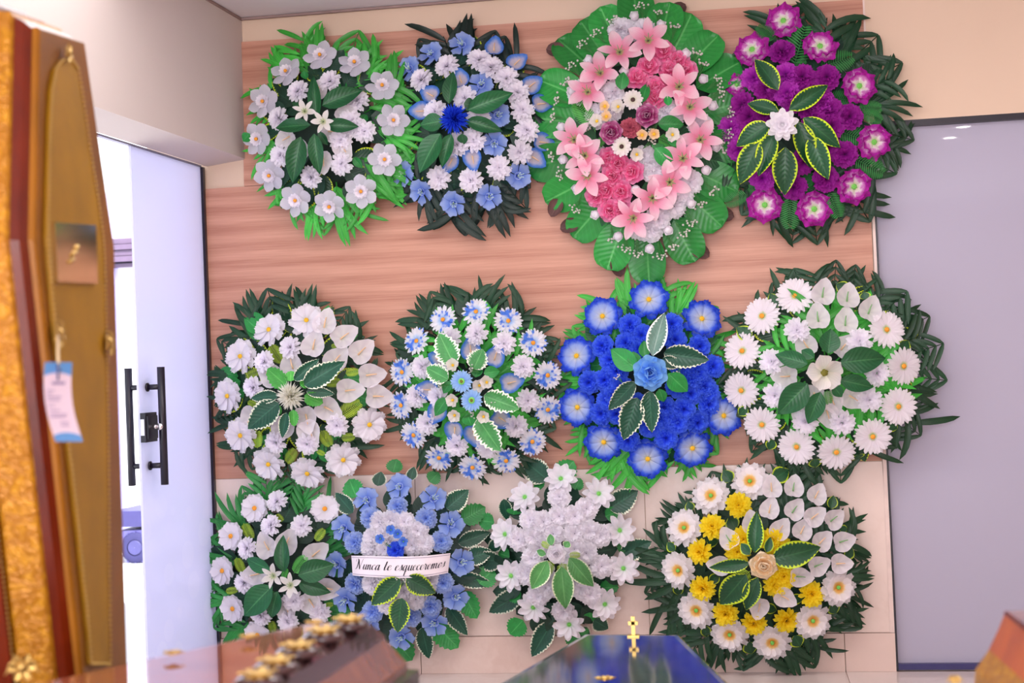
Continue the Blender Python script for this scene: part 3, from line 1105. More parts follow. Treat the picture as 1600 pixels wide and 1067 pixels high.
# dark strips where walls meet the ceiling, the gap's shade put into their colour
tr = MB()
tr.box((-2.13, 5.988, CEIL_Z - 0.012), (3.6, 6.0, CEIL_Z - 0.002))
tr.add(quadprism([(LX(L6, 5.99) + 0.002, 5.99, CEIL_Z - 0.012), (LX(L6, 5.99) + 0.012, 5.99, CEIL_Z - 0.012), (LX(L6, 5.99) + 0.012, 5.99, CEIL_Z - 0.002), (LX(L6, 5.99) + 0.002, 5.99, CEIL_Z - 0.002)],
                 Vector((LX(L6, yb) - LX(L6, 5.99), yb - 5.99, 0))))
structure('gap_shade_1', tr, plain('painted gap shade', (150, 126, 122), 0.8))

# frosted glass -------------------------------------------------------------
def frosted(name, rgb, trans, dots=False):
    t = NT(name)
    c = lin(rgb)
    col = c
    if dots:
        v = t.n('TexVoronoi', feature='F1', distance='EUCLIDEAN')
        v.inputs['Scale'].default_value = 7.0
        v.inputs['Randomness'].default_value = 0.7
        t.l(t.mapping(t.coord('Object'), (1.4, 1, 1)), v.inputs['Vector'])
        sp = t.n('SeparateXYZ')
        t.l(t.coord('Object'), sp.inputs[0])
        low = t.ramp(t.math('SUBTRACT', 0.95, sp.outputs[2]), [(0.0, (0, 0, 0, 1)), (0.3, (1, 1, 1, 1))])
        d = t.ramp(v.outputs['Distance'], [(0.40, (1, 1, 1, 1)), (0.43, (0, 0, 0, 1))])
        col = t.mix(t.math('MULTIPLY', t.math('MULTIPLY', d, low), 0.35), c, (0.92, 0.90, 0.95, 1))
    m = t.done(col, 0.012, 0, 0.5)
    tl = t.n('BsdfTranslucent')
    tl.inputs['Color'].default_value = tuple(min(1, x * 1.1) for x in c[:3]) + (1,)
    mx = t.n('MixShader')
    mx.inputs[0].default_value = trans
    t.l(t.b.outputs[0], mx.inputs[1])
    t.l(tl.outputs[0], mx.inputs[2])
    t.l(mx.outputs[0], t.out.inputs['Surface'])
    return m


M_GLASS_R = frosted('frosted glass grey', (184, 181, 201), 0.12)
M_GLASS_L = frosted('frosted glass daylight', (226, 226, 244), 0.55, True)

# right: sliding frosted glass door with black rails
d2 = structure('door_2', MB().box((0.588, 6.03, 0.026), (2.6, 6.042, 2.25)), M_GLASS_R)
ob('top_rail', MB().box((0.588, 6.0, 2.246), (2.7, 6.05, 2.272)).mesh('top_rail', M_BLACK, False), d2)
ob('bottom_rail', MB().box((0.588, 6.005, 0.004), (2.6, 6.05, 0.028)).mesh('bottom_rail', plain('bottom rail blue black', (52, 50, 104), 0.3), False), d2)
ob('edge_channel', MB().add(quadprism([(0.5885, 6.0, 0.0), (0.5975, 6.0, 0.0), (0.5885, 6.0, 2.246), (0.5795, 6.0, 2.246)], (0, 0.05, 0))).mesh('edge_channel', M_BLACK, False), d2)

# left: half open sliding glass door, with pull handles and lock
G6 = -2.336
yE = 5.322
d1 = structure('door_1', MB().add(quadprism([(LX(G6, 5.985), 5.985, 0.006), (LX(G6, yE), yE, 0.006), (LX(G6, yE), yE, 2.262), (LX(G6, 5.985), 5.985, 2.262)], (-0.010, 0, 0))), M_GLASS_L)
ob('wall_channel', MB().add(quadprism([(LX(G6, 6) - 0.02, 5.985, 0), (LX(G6, 6) + 0.012, 5.975, 0), (LX(G6, 6) + 0.012, 5.975, 2.262), (LX(G6, 6) - 0.02, 5.985, 2.262)], (0, 0.024, 0))).mesh('wall_channel', M_BLACK, False), d1)
ob('top_track', MB().add(quadprism([(LX(G6, 5.98) + 0.006, 5.98, 2.262), (LX(G6, 5.98) - 0.016, 5.98, 2.262), (LX(G6, 5.98) - 0.016, 5.98, 2.27), (LX(G6, 5.98) + 0.006, 5.98, 2.27)],
                                 Vector((LX(G6, 3.3) - LX(G6, 5.98), 3.3 - 5.98, 0)))).mesh('top_track', plain('track grey', (120, 116, 140), 0.4), False), d1)
for side, yb_ in ((1, 5.390), (-1, 5.378)):
    xg = LX(G6, yb_) + (0 if side > 0 else -0.01)
    xb_ = xg + side * 0.062
    h = ob('pull_handle', MB().tube([(xb_, yb_, 0.897), (xb_, yb_, 1.372)], 0.0155, 12).mesh('pull_handle', M_BLACK), d1)
    for zc in (0.975, 1.292):
        m_ = MB().tube([(xg, yb_, zc), (xg + side * 0.006, yb_, zc)], 0.018, 12).tube([(xg, yb_, zc), (xb_, yb_, zc)], 0.0115, 10)
        ob('standoff', m_.mesh('standoff', M_BLACK), h)
xl = LX(G6, 5.355)
lk = MB().add(quadprism([(xl, yE - 0.004, 1.072), (xl, 5.43, 1.072), (xl, 5.43, 1.19), (xl, yE - 0.004, 1.19)], (0.022, 0, 0)))
lk.add(quadprism([(xl + .022, yE + .004, 1.085), (xl + .022, 5.42, 1.085), (xl + .022, 5.42, 1.177), (xl + .022, yE + .004, 1.177)], (0.008, 0, 0)))
lock = ob('lock_case', lk.mesh('lock_case', M_BLACK, False), d1)
ob('strike_plate', MB().box((xl + 0.002, yE - 0.007, 1.10), (xl + 0.018, yE - 0.003, 1.165)).mesh('strike_plate', plain('steel', (205, 200, 210), 0.3, 0.9), False), lock)
ky = MB().tube([(xl + .03, 5.375, 1.132), (xl + .045, 5.375, 1.132)], 0.009, 10).lathe([(0.014, -0.002), (0.014, 0.002), (0.001, 0.002)], 12, TR(xl + 0.056, 5.375, 1.132) @ RX(radians(90)))
ob('key', ky.mesh('key', plain('key nickel', (225, 220, 228), 0.25, 0.9)), lock)

# recessed downlights; two of them are mirrored in the right hand glass
M_EMIT = bpy.data.materials.new('downlight glow')
M_EMIT.use_nodes = True
_b = M_EMIT.node_tree.nodes['Principled BSDF']
_b.inputs['Emission Color'].default_value = (1, 0.97, 0.92, 1)
_b.inputs['Emission Strength'].default_value = 45
for i, (x, y, lab) in enumerate(((1.666, 1.551, 'round recessed ceiling downlight, upper right of the two mirrored in the right glass door'),
                                 (1.643, 1.053, 'round recessed ceiling downlight, lower left of the two mirrored in the right glass door'))):
    r0_ = empty('ceiling_downlight', (x, y, CEIL_Z), lab, 'downlight', 'ceiling downlights')
    ob('trim_ring', MB().lathe([(0.075, 0.0), (0.075, -0.008), (0.056, -0.010), (0.054, 0.0)], 24).mesh('trim_ring', M_CEIL), r0_)
    ob('lamp_lens', MB().lathe([(0.055, -0.002), (0.05, -0.005), (0.001, -0.005)], 24).mesh('lamp_lens', M_EMIT), r0_)


# ------------------------------------------------------------------ outside, seen through the open door
M_CONC = plaster('yard concrete white', (232, 232, 236))
structure('yard_ground', MB().box((-16, 3.0, -0.12), (-2.6, 22, -0.02)).box((-2.6, 6.2, -0.12), (6, 22, -0.02)), M_CONC)
hb = MB().box((-12.0, 10.8, 2.24), (-2.2, 11.1, 2.86))
hb.box((-12.0, 10.8, -0.02), (-8.2, 11.1, 2.24)).box((-4.4, 10.8, -0.02), (-2.2, 11.1, 2.24))
nb = structure('yard_wall', hb, plaster('yard wall lavender white', (206, 200, 226)))
sh = MB()
for k in range(4):
    sh.box((-8.2, 10.66 + 0.014 * (k % 2), 2.285 + 0.048 * k), (-2.2, 10.8, 2.328 + 0.048 * k))
sh.box((-8.2, 10.7, 2.24), (-2.2, 10.8, 2.27))
ob('shutter_housing', sh.mesh('shutter_housing', plain('shutter grey mauve', (112, 94, 120), 0.5), False), nb)
ob('door_post', MB().box((-5.22, 10.62, -0.02), (-4.95, 10.8, 2.24)).mesh('door_post', plain('post lavender', (176, 172, 222), 0.5), False), nb)
structure('far_yard_wall', MB().box((-20, 18, -0.02), (6, 18.3, 5.0)), M_CONC)

cart = empty('hand_cart', (-4.34, 10.0, -0.02), 'small dark wheeled cart in the bright yard, glimpsed beside the half open door', 'cart')
M_CART = plain('cart paint blue grey', (60, 56, 110), 0.5)
ob('bed', MB().box((-0.28, -0.2, 0.27), (0.42, 0.3, 0.385)).mesh('bed', M_CART, False), cart)
ob('mudguard', MB().add(quadprism([(-0.26, -0.18, 0.18), (-0.26, -0.18, 0.235), (-0.1, -0.18, 0.245), (0.34, -0.18, 0.235), (0.34, -0.18, 0.18)], (0, 0.44, 0))).mesh('mudguard', plain('mudguard', (92, 88, 150), 0.5), False), cart)
for wx in (-0.10, 0.26):
    for wy in (-0.17, 0.22):
        Mw = TR(wx, wy, 0.115) @ RX(radians(90))
        w_ = ob('wheel', MB().lathe([(0.06, -0.03), (0.10, -0.035), (0.115, -0.02), (0.115, 0.02), (0.10, 0.035), (0.06, 0.03)], 24, Mw).mesh('wheel', plain('tyre rubber', (50, 48, 96), 0.8)), cart)
        hm = MB().lathe([(0.062, 0.02), (0.05, 0.034), (0.001, 0.03)], 16, Mw)
        for k in range(12):
            hm.box((0.108, -0.008, -0.03), (0.119, 0.008, 0.03), Mw @ RZ(k * pi / 6))
        ob('hub_and_lugs', hm.mesh('hub_and_lugs', plain('hub', (70, 68, 120), 0.6), False), w_)


# ------------------------------------------------------------------ wreaths
def zoomof(x0, y0, k): return (x0, y0, k)


# 1 -- narcissus wreath, top left
w = Wreath('flower_wreath', 'round wreath of frosted white narcissus with bright green fronds, top row far left', (350, 30, 2.9625), (506, 205), (112, 150, 160, 165), 0.03)
w.fronds(M_FROND_LT, 20, ['fan', 'side', 'fan', 'arrow'], 0.66, 1.0)
w.fronds(M_FROND_LT, 9, ['side', 'fan'], 0.62, 0.98, 0.075, 0.06, a0=-0.9, a1=1.1)
w.under(M_UNDER_YL, 24, 66, 36, 0.3, 0.72)
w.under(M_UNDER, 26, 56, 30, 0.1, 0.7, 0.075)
w.leaves('plain', M_GREEN_MID, [(560, 330, 540, 280, 40), (640, 470, 660, 440, 40), (230, 600, 260, 580, 40), (120, 530, 86, 566, 50), (370, 240, 380, 280, 40), (600, 640, 640, 690, 40)], 0.10, 0.10)
w.flower('narcissus', 152, [(290, 245), (445, 170), (605, 203), (733, 310), (782, 468), (743, 650), (635, 797), (490, 865), (333, 838), (212, 722), (155, 555), (183, 382)])
w.flower('calla', 120, [(440, 345), (560, 450), (300, 545), (545, 590), (460, 650), (370, 600), (490, 520)], spin='out')
w.flower('chrysanthemum', 116, [(493, 290), (345, 335), (618, 380), (255, 460), (650, 520), (545, 670), (405, 730), (265, 630), (585, 470), (540, 560), (600, 500)])
w.leaves('plain', M_GREEN_DK, [(430, 460, 412, 260, 62), (455, 400, 640, 322, 92), (400, 490, 232, 500, 70), (470, 490, 622, 495, 66), (355, 545, 315, 758, 98), (418, 530, 440, 718, 72), (400, 430, 310, 385, 40), (440, 520, 480, 585, 40)])
w.flower('white_lily', 118, [(375, 428), (462, 475)], off=0.25, tilt=0.1)

# 2 -- blue and white wreath, top second
w = Wreath('flower_wreath', 'pale blue hibiscus and white chrysanthemum wreath with a spiky royal blue centre', (600, 20, 2.963), (728, 198), (118, 128, 158, 165), 0.0)
w.fronds(M_FROND_BLK, 20, ['arrow', 'side', 'fan', 'arrow'], 0.62, 1.03)
w.under(M_UNDER_YL, 24, 60, 34, 0.3, 0.76)
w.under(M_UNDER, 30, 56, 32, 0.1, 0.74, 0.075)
w.flower('blue_anthurium', 116, [(510, 172), (608, 240), (675, 343), (715, 425), (725, 600), (690, 670), (360, 320), (225, 385), (180, 455), (410, 670), (315, 680)], spin='out')
w.flower('hibiscus', 126, [(218, 193), (362, 150), (450, 335), (525, 475), (510, 605), (620, 755), (487, 850), (323, 882), (175, 828), (90, 745), (120, 260)])
w.flower('chrysanthemum', 122, [(175, 312), (293, 250), (440, 222), (495, 255), (568, 305), (615, 370), (640, 450), (660, 545), (628, 645), (532, 718), (403, 775), (255, 765), (375, 395), (240, 460), (340, 610), (415, 590), (440, 490)], add=0.01)
w.leaves('plain', M_GREEN_DK, [(300, 420, 318, 268, 70), (390, 450, 597, 368, 92), (380, 500, 548, 545, 70), (275, 500, 165, 520, 84), (260, 560, 160, 740, 108), (310, 560, 265, 715, 66), (360, 560, 370, 610, 50), (370, 420, 420, 430, 60)])
w.flower('blue_thistle', 150, [(328, 492)], off=0.22, tilt=0.1)

# 3 -- tall pink oval wreath
w = Wreath('flower_wreath', 'tall oval wreath of pink lilies and roses rimmed with broad glossy round leaves', (830, 0, 2.4235), (1006, 213), (160, 158, 222, 222), 0.02, dome_h=0.11, base_r=0.72)
LC = [(395, 40), (505, 92), (295, 105), (165, 205), (105, 335), (80, 455), (70, 615), (130, 725), (215, 835), (315, 940), (443, 990), (580, 915), (660, 800), (705, 690), (735, 560), (750, 400), (715, 280), (650, 195), (235, 150), (570, 130), (120, 540), (690, 480)]
for k, (x, y) in enumerate(LC):
    px, py = w.px(x, y)
    dx, dy = px - 1006, (py - 213) * 0.75
    q = hypot(dx, dy)
    dx, dy = dx / q, dy / q
    o_ = rnd.uniform(0.03, 0.06)
    w.blade('leaf', leaf_mesh('round', M_ROUND), px - dx * 42, py - dy * 42, px + dx * 36, py + dy * 36, 62, 0.07, o_, rnd.uniform(-0.35, 0.35))
    if k in (0, 1, 3, 6, 7, 8, 9, 11, 12, 15):
        t_ = rnd.choice((-1, 1)) * 0.55
        ex, ey = dx * cos(t_) - dy * sin(t_), dx * sin(t_) + dy * cos(t_)
        o = w.blade('dried_leaf_tip', leaf_mesh('lance', M_BROWN), px + ex * 14, py + ey * 14, px + ex * 46, py + ey * 46, 24, 0.035, 0.025)
        o['label'] = 'dry brown tip behind the green leaf'
w.under(M_GREEN_DK, 26, 60, 40, 0.2, 0.66, 0.07)
w.flower('white_carnation', 100, [(370, 120), (420, 115), (310, 350), (510, 420), (450, 630), (480, 830), (450, 870), (540, 780), (600, 690), (340, 110), (490, 400), (530, 440), (430, 600), (470, 650), (410, 860), (570, 730), (250, 600), (250, 440), (610, 560), (640, 480), (300, 420), (180, 350)], add=-0.02)
w.flower('gypsophila', 80, [(265, 145), (320, 95), (420, 50), (480, 70), (540, 125), (620, 225), (645, 265), (685, 325), (690, 365), (725, 435), (720, 510), (700, 570), (670, 705), (630, 750), (595, 815), (560, 860), (525, 910), (485, 940), (400, 930), (360, 910), (305, 880), (180, 765), (135, 650), (100, 580), (105, 445), (120, 385), (150, 325), (170, 270), (215, 185), (240, 470)], add=-0.01, spin='out')
w.flower('rosebud', 50, [(395, 70), (310, 125), (490, 105), (580, 210), (645, 305), (680, 405), (695, 555), (655, 645), (600, 765), (520, 865), (450, 935), (335, 890), (250, 810), (180, 710), (130, 605), (125, 480), (160, 350), (225, 235), (360, 275), (400, 585), (395, 715)], tilt=0.9, j=0.3)
w.flower('pink_rose', 100, [(500, 200), (555, 235), (445, 255), (525, 270), (400, 300), (470, 335), (585, 270), (470, 375), (520, 320), (300, 600), (385, 650), (310, 665), (345, 725), (250, 740), (300, 795), (345, 800), (290, 720), (330, 620)])
w.flower('pink_lily', 164, [(335, 200), (443, 155), (262, 280), (215, 350), (165, 530), (205, 590), (215, 665), (560, 330), (600, 408), (640, 530), (575, 600), (525, 690), (460, 750), (388, 825)], add=0.03, tilt=0.35)
w.leaves('plain', M_GREEN_MID, [(340, 340, 350, 270, 50), (420, 390, 440, 310, 40), (480, 470, 580, 470, 60), (470, 560, 540, 640, 60), (480, 580, 500, 545, 70), (510, 520, 590, 540, 50), (520, 400, 515, 360, 30)], 0.19, 0.18)
w.ferns(M_GREEN_LT, [(230, 470, 165, 380), (280, 520, 240, 560), (480, 520, 560, 560)], 0.18)
w.flower('cream_blossom', 70, [(330, 405), (250, 460), (535, 510), (400, 585)], off=0.2)
w.flower('raspberry_rose', 96, [(440, 438), (305, 502)], off=0.22, tilt=0.2)
w.flower('coral_blossom', 80, [(375, 485)], off=0.205)
w.flower('cream_daisy', 78, [(385, 378), (343, 555)], off=0.225)
w.flower('peach_blossom', 50, [(280, 403), (285, 442), (420, 512), (465, 508)], off=0.22)
w.flower('gypsophila', 70, [(470, 480), (240, 480), (440, 550)], off=0.19)

# 4 -- purple wreath
w = Wreath('flower_wreath', 'purple carnation and magenta violet wreath with one pointed white centre flower, top right', (1120, 0, 2.7355), (1252, 185), (128, 170, 178, 192), 0.0)
w.fronds(M_FROND_DK, 22, ['arrow', 'side', 'fan', 'arrow'], 0.6, 1.02)
w.under(M_UNDER, 34, 60, 34, 0.1, 0.72, 0.065)
w.ferns(M_FERN, [(330, 280, 380, 100), (250, 170, 170, 110), (440, 290, 590, 240), (470, 420, 600, 430), (520, 560, 660, 610), (590, 680, 720, 745), (480, 820, 525, 935), (315, 840, 312, 985), (350, 830, 420, 740), (600, 470, 710, 460), (140, 300, 90, 400), (380, 250, 330, 300), (400, 800, 380, 740), (130, 830, 30, 870), (620, 480, 710, 520), (220, 820, 130, 800)], 0.125)
w.flower('purple_carnation', 112, [(278, 222), (365, 330), (470, 332), (567, 500), (545, 660), (465, 765), (330, 800), (215, 385), (440, 420), (480, 470), (140, 500), (205, 490), (400, 470), (490, 540), (370, 690), (470, 620), (330, 430), (420, 520), (110, 450)])
w.flower('magenta_carnation', 112, [(160, 335), (295, 320), (195, 760), (300, 400), (60, 550), (100, 640), (450, 440), (240, 350)])
w.flower('violet', 158, [(285, 90), (152, 213), (440, 200), (607, 368), (670, 607), (585, 797), (415, 893), (205, 875), (85, 362, 100)], tilt=0.45)
w.leaves('plain', M_YELLOW_EDGE, [(310, 470, 480, 360, 76), (265, 475, 128, 440, 62), (262, 385, 163, 245, 78), (225, 530, 80, 622, 88), (180, 605, 95, 788, 98), (245, 570, 176, 752, 84), (292, 630, 290, 836, 102), (345, 520, 408, 718, 90), (370, 505, 532, 630, 80), (400, 580, 477, 768, 90)])
w.flower('dahlia', 142, [(280, 533)], off=0.235, tilt=0.1)

# 5 -- white cosmos and calla wreath, middle left
w = Wreath('flower_wreath', 'white cosmos and calla wreath with cream spiky centre, middle row far left', (310, 430, 3.139), (462, 606), (142, 140, 160, 156), 0.02)
w.fronds(M_FROND_DK, 22, ['side', 'fan', 'arrow', 'fan'], 0.62, 1.0)
w.under(M_UNDER_YL, 34, 66, 36, 0.2, 0.72)
w.under(M_GREEN_MID, 18, 54, 30, 0.5, 0.76, 0.07)
w.ferns(M_FERN_YL, [(350, 340, 410, 430), (230, 500, 300, 470), (720, 480, 790, 470), (690, 690, 800, 620), (600, 760, 650, 840), (480, 850, 430, 920), (290, 850, 290, 760), (240, 620, 290, 640), (620, 530, 700, 520), (650, 350, 690, 340), (700, 800, 770, 790), (580, 860, 620, 880)], 0.13)
w.flower('cosmos', 182, [(348, 268), (530, 222), (208, 398), (145, 592), (208, 785), (345, 925), (535, 970), (710, 905), (838, 732)])
w.flower('calla', 156, [(620, 250), (705, 310), (790, 385), (832, 490), (730, 567), (865, 595), (565, 357), (670, 425), (465, 450), (625, 650), (370, 500), (545, 755), (420, 735), (270, 690), (530, 690)], spin='out')
w.flower('chrysanthemum', 122, [(452, 355), (327, 425), (272, 550), (680, 735), (535, 825), (382, 818)], add=0.012)
w.leaves('serrb', M_GREEN_LT, [(435, 545, 335, 458, 90), (450, 520, 455, 468, 60), (520, 590, 612, 628, 70), (465, 660, 470, 742, 50), (500, 540, 540, 520, 50), (400, 640, 385, 690, 40)], 0.195, 0.18)
w.leaves('serr', M_CREAM_EDGE, [(518, 540, 718, 422, 108), (470, 515, 592, 410, 66), (390, 590, 256, 604, 66), (392, 625, 240, 755, 128), (432, 675, 410, 800, 58), (530, 568, 668, 582, 56)])
w.flower('cream_thistle', 150, [(455, 590)], off=0.23, tilt=0.1)

# 6 -- blue and white daisies
w = Wreath('flower_wreath', 'blue and white daisy wreath with two small sky blue daisies at its centre', (590, 430, 3.137), (740, 602), (136, 140, 168, 152), 0.01)
w.fronds(M_FROND_DK, 24, ['fan', 'side', 'fan', 'arrow'], 0.62, 1.0)
w.under(M_UNDER, 36, 62, 34, 0.1, 0.74)
w.fronds(M_FROND_LT, 15, ['fan', 'side'], 0.34, 0.74, 0.11, 0.09)
w.flower('blue_anthurium', 130, [(458, 378), (575, 410), (645, 530), (260, 560), (300, 665), (380, 750), (470, 770), (600, 700), (320, 420)], spin='out')
w.flower('daisy', 146, [(322, 218), (483, 180), (640, 225), (762, 332), (833, 490), (833, 658), (757, 815), (630, 907), (466, 940), (302, 893), (178, 782), (117, 637), (122, 475), (193, 323)])
w.flower('chrysanthemum', 124, [(487, 288), (620, 335), (358, 310), (712, 448), (735, 612), (677, 738), (540, 840), (390, 832), (245, 725), (195, 592), (222, 450), (300, 600)], add=0.008)
w.leaves('serrb', M_CREAM_WIDE, [(375, 440, 300, 285, 118), (470, 460, 515, 362, 104), (345, 510, 238, 452, 96), (520, 590, 694, 655, 100), (490, 700, 600, 862, 118)])
w.leaves('plain', M_GREEN_MID, [(345, 600, 278, 690, 66), (440, 680, 460, 740, 70), (480, 500, 500, 430, 60), (520, 480, 600, 470, 60), (360, 520, 320, 580, 50)], 0.19, 0.18)
w.flower('cream_blossom', 86, [(370, 442), (535, 525), (520, 692), (370, 612), (378, 685), (500, 540)], off=0.21, tilt=0.6)
w.flower('gypsophila', 70, [(440, 690), (480, 470), (540, 630), (330, 540)], off=0.2)
w.flower('blue_daisy', 114, [(412, 520), (462, 613)], off=0.24, tilt=0.15)

# 7 -- royal blue wreath
w = Wreath('flower_wreath', 'royal blue cosmos and carnation wreath with a pale blue centre rose and bright green fronds', (850, 410, 2.884), (1008, 598), (136, 142, 172, 168), 0.0)
w.fronds(M_FROND_LT, 22, ['fan', 'side', 'fan', 'arrow'], 0.64, 1.0)
w.under(M_GREEN_DK, 30, 62, 36, 0.3, 0.72)
w.under(M_GREEN_MID, 20, 46, 26, 0.15, 0.62, 0.09, 'serrb')
w.flower('blue_cosmos', 182, [(265, 243), (473, 168), (710, 255), (148, 422), (152, 652), (270, 808), (468, 884), (668, 835), (808, 690)], tilt=0.4)
w.flower('blue_carnation', 108, [(388, 283), (575, 280), (265, 378), (370, 365), (440, 330), (205, 540), (275, 530), (330, 490), (260, 680), (320, 600), (330, 680), (290, 620), (590, 350), (700, 380), (660, 520), (690, 500), (720, 560), (760, 470), (690, 720), (600, 720), (630, 660), (550, 790), (540, 650), (380, 800), (480, 740), (660, 590), (740, 590), (560, 710), (300, 440), (530, 330), (420, 640), (620, 470), (430, 390), (350, 560), (600, 560), (520, 700), (640, 420), (740, 640)], add=0.0)
w.leaves('plain', M_GREEN_MID, [(420, 480, 296, 388, 92), (560, 500, 648, 585, 86), (455, 430, 450, 350, 50), (410, 460, 400, 400, 60), (520, 570, 540, 630, 50)], 0.2, 0.19)
w.leaves('plain', M_SILVER, [(490, 420, 540, 222, 88)], 0.21, 0.2)
w.leaves('serr', M_CREAM_EDGE, [(540, 410, 745, 440, 100), (530, 440, 625, 465, 60), (410, 540, 290, 665, 78), (420, 610, 358, 802, 106), (475, 580, 486, 768, 84)])
w.flower('gypsophila', 60, [(345, 530), (610, 480)], off=0.19)
w.flower('blue_rose', 168, [(478, 498)], off=0.235, tilt=0.1)

# 8 -- white gerbera wreath
w = Wreath('flower_wreath', 'white gerbera wreath with callas and a single open white poppy at its centre, middle right', (1110, 400, 2.965), (1290, 578), (162, 182, 168, 172), 0.035)
w.fronds(M_FROND_DK, 26, ['arrow', 'fan', 'arrow', 'side'], 0.64, 1.0)
w.under(M_UNDER_YL, 30, 66, 36, 0.4, 0.72)
w.under(M_UNDER, 20, 56, 32, 0.1, 0.6)
w.fronds(M_FROND_LT, 18, ['fan', 'side'], 0.26, 0.66, 0.115, 0.10)
w.leaves('plain', M_YELLOW_EDGE, [(310, 240, 275, 170, 60), (190, 380, 120, 330, 70), (390, 430, 320, 410, 60), (640, 160, 580, 130, 60), (720, 200, 710, 165, 50), (880, 440, 920, 390, 60), (170, 700, 130, 740, 50), (290, 850, 270, 900, 50), (480, 940, 490, 980, 60), (680, 920, 690, 940, 60), (820, 780, 870, 800, 50), (660, 720, 680, 690, 50), (900, 600, 930, 620, 50)], 0.10, 0.09)
w.flower('gerbera', 170, [(392, 185), (240, 278), (148, 440), (145, 622), (240, 780), (400, 883), (583, 907), (752, 835), (870, 697), (893, 510), (815, 342)])
w.flower('calla_green', 136, [(520, 185), (632, 205), (732, 262), (500, 297), (625, 317)], spin='out')
w.flower('calla', 130, [(450, 420), (610, 430), (360, 555), (480, 640), (560, 660), (650, 650), (430, 720), (540, 720)], spin='out')
w.flower('chrysanthemum', 122, [(402, 345), (690, 395), (285, 490), (300, 645), (440, 765), (610, 770), (735, 665), (770, 545)], add=0.012)
w.leaves('plain', M_GREEN_DK, [(600, 495, 818, 470, 116), (600, 575, 758, 608, 76), (450, 500, 298, 455, 76), (450, 590, 312, 735, 116), (510, 630, 452, 780, 84), (545, 450, 560, 335, 92), (480, 470, 420, 435, 50), (570, 600, 610, 655, 50)])
w.ferns(M_GREEN_LT, [(540, 620, 550, 690), (600, 540, 660, 525)], 0.21)
w.flower('poppy', 178, [(527, 540)], off=0.24, tilt=0.1, spin=0.5)

# 9 -- white camellia wreath, bottom left
w = Wreath('flower_wreath', 'white wreath with two small lilies at its centre, bottom left behind the coffin', (310, 730, 3.556), (436, 890), (118, 122, 148, 150), 0.0)
w.fronds(M_FROND_MID, 20, ['fan', 'side', 'fan', 'arrow'], 0.66, 1.0)
w.under(M_UNDER, 34, 60, 34, 0.1, 0.72)
w.ferns(M_FERN_YL, [(250, 310, 300, 400), (210, 500, 250, 590), (390, 190, 420, 170), (650, 410, 700, 340), (150, 690, 220, 680), (400, 850, 420, 920), (290, 430, 330, 440), (700, 770, 750, 760), (430, 260, 470, 300)], 0.12)
w.flower('camellia', 172, [(313, 228), (182, 383), (702, 232), (135, 575), (192, 785), (330, 930), (490, 1010), (640, 960)])
w.flower('calla', 170, [(390, 450), (490, 430), (640, 490), (335, 590), (620, 740), (700, 670), (480, 760)], spin='out')
w.flower('chrysanthemum', 134, [(440, 190), (405, 325), (575, 325), (275, 450), (258, 640), (675, 805), (500, 855), (350, 820), (530, 740)], add=0.01)
w.leaves('plain', M_GREEN_DK, [(475, 580, 466, 378, 92), (400, 570, 262, 508, 84), (555, 600, 755, 540, 128), (555, 640, 735, 698, 88), (410, 660, 246, 828, 150), (440, 690, 398, 842, 98)])
w.ferns(M_GREEN_LT, [(420, 690, 340, 720), (530, 590, 600, 490), (470, 620, 490, 560)], 0.22)
w.flower('white_lily', 146, [(420, 602), (515, 655)], off=0.24, tilt=0.15)

# 10 -- pale blue hibiscus wreath with ribbon
w10 = w = Wreath('flower_wreath', 'pale blue hibiscus and white carnation wreath carrying the printed ribbon, bottom row', (500, 720, 3.333), (632, 884), (134, 140, 150, 150), 0.015)
w.under(M_UNDER, 40, 60, 36, 0.1, 0.72, 0.06)
RING_G = [(740, 310, 862, 240, 110), (190, 190, 150, 95, 120), (380, 60, 400, -10, 90), (740, 680, 818, 822, 110), (600, 850, 720, 975, 130), (390, 930, 480, 1040, 130), (830, 640, 905, 560, 120), (570, 110, 620, 60, 80), (560, 330, 620, 350, 60), (280, 670, 200, 720, 90), (130, 440, 90, 400, 70), (540, 780, 500, 840, 80), (330, 830, 360, 780, 80), (700, 400, 760, 420, 60), (160, 780, 60, 800, 90)]
RING_V = [(660, 250, 775, 150, 110), (720, 430, 888, 370, 86), (170, 270, 78, 165, 90), (300, 130, 318, 55, 80), (700, 600, 905, 645, 86), (665, 760, 768, 910, 96), (530, 870, 568, 1032, 92), (760, 510, 900, 470, 100), (80, 640, 0, 700, 80), (240, 880, 190, 960, 90), (470, 100, 490, 30, 60)]
w.leaves('serrb', M_GREEN_MID, RING_G, 0.06, 0.045)
w.leaves('serr', M_CREAM_EDGE, RING_V, 0.075, 0.055)
w.flower('hibiscus', 146, [(415, 135), (245, 205), (590, 198), (125, 350), (682, 330), (90, 540), (735, 527), (135, 722), (705, 707), (255, 830), (598, 843), (425, 915)])
w.flower('pale_blue_carnation', 120, [(405, 240), (265, 295), (553, 300), (182, 425), (632, 420), (182, 640), (640, 635), (275, 785), (575, 755), (470, 810)])
w.flower('white_carnation', 120, [(310, 320), (440, 320), (510, 365), (275, 400), (265, 450), (540, 435), (480, 440), (270, 640), (500, 720), (350, 740), (570, 620), (370, 310), (420, 380), (330, 380), (350, 650), (440, 680), (340, 460), (420, 560), (350, 560), (510, 560), (520, 640)], add=0.01)
w.flower('blue_blossom', 64, [(370, 360), (315, 405), (435, 420), (405, 380)], off=0.205)
w.flower('blue_carnation', 100, [(395, 468)], off=0.185)
w.flower('gypsophila', 70, [(355, 440), (430, 640), (400, 640)], off=0.2)
w.leaves('serr', M_YELLOW_EDGE, [(415, 615, 266, 752, 112), (450, 610, 602, 690, 108), (425, 715, 403, 895, 116)], 0.21, 0.2)

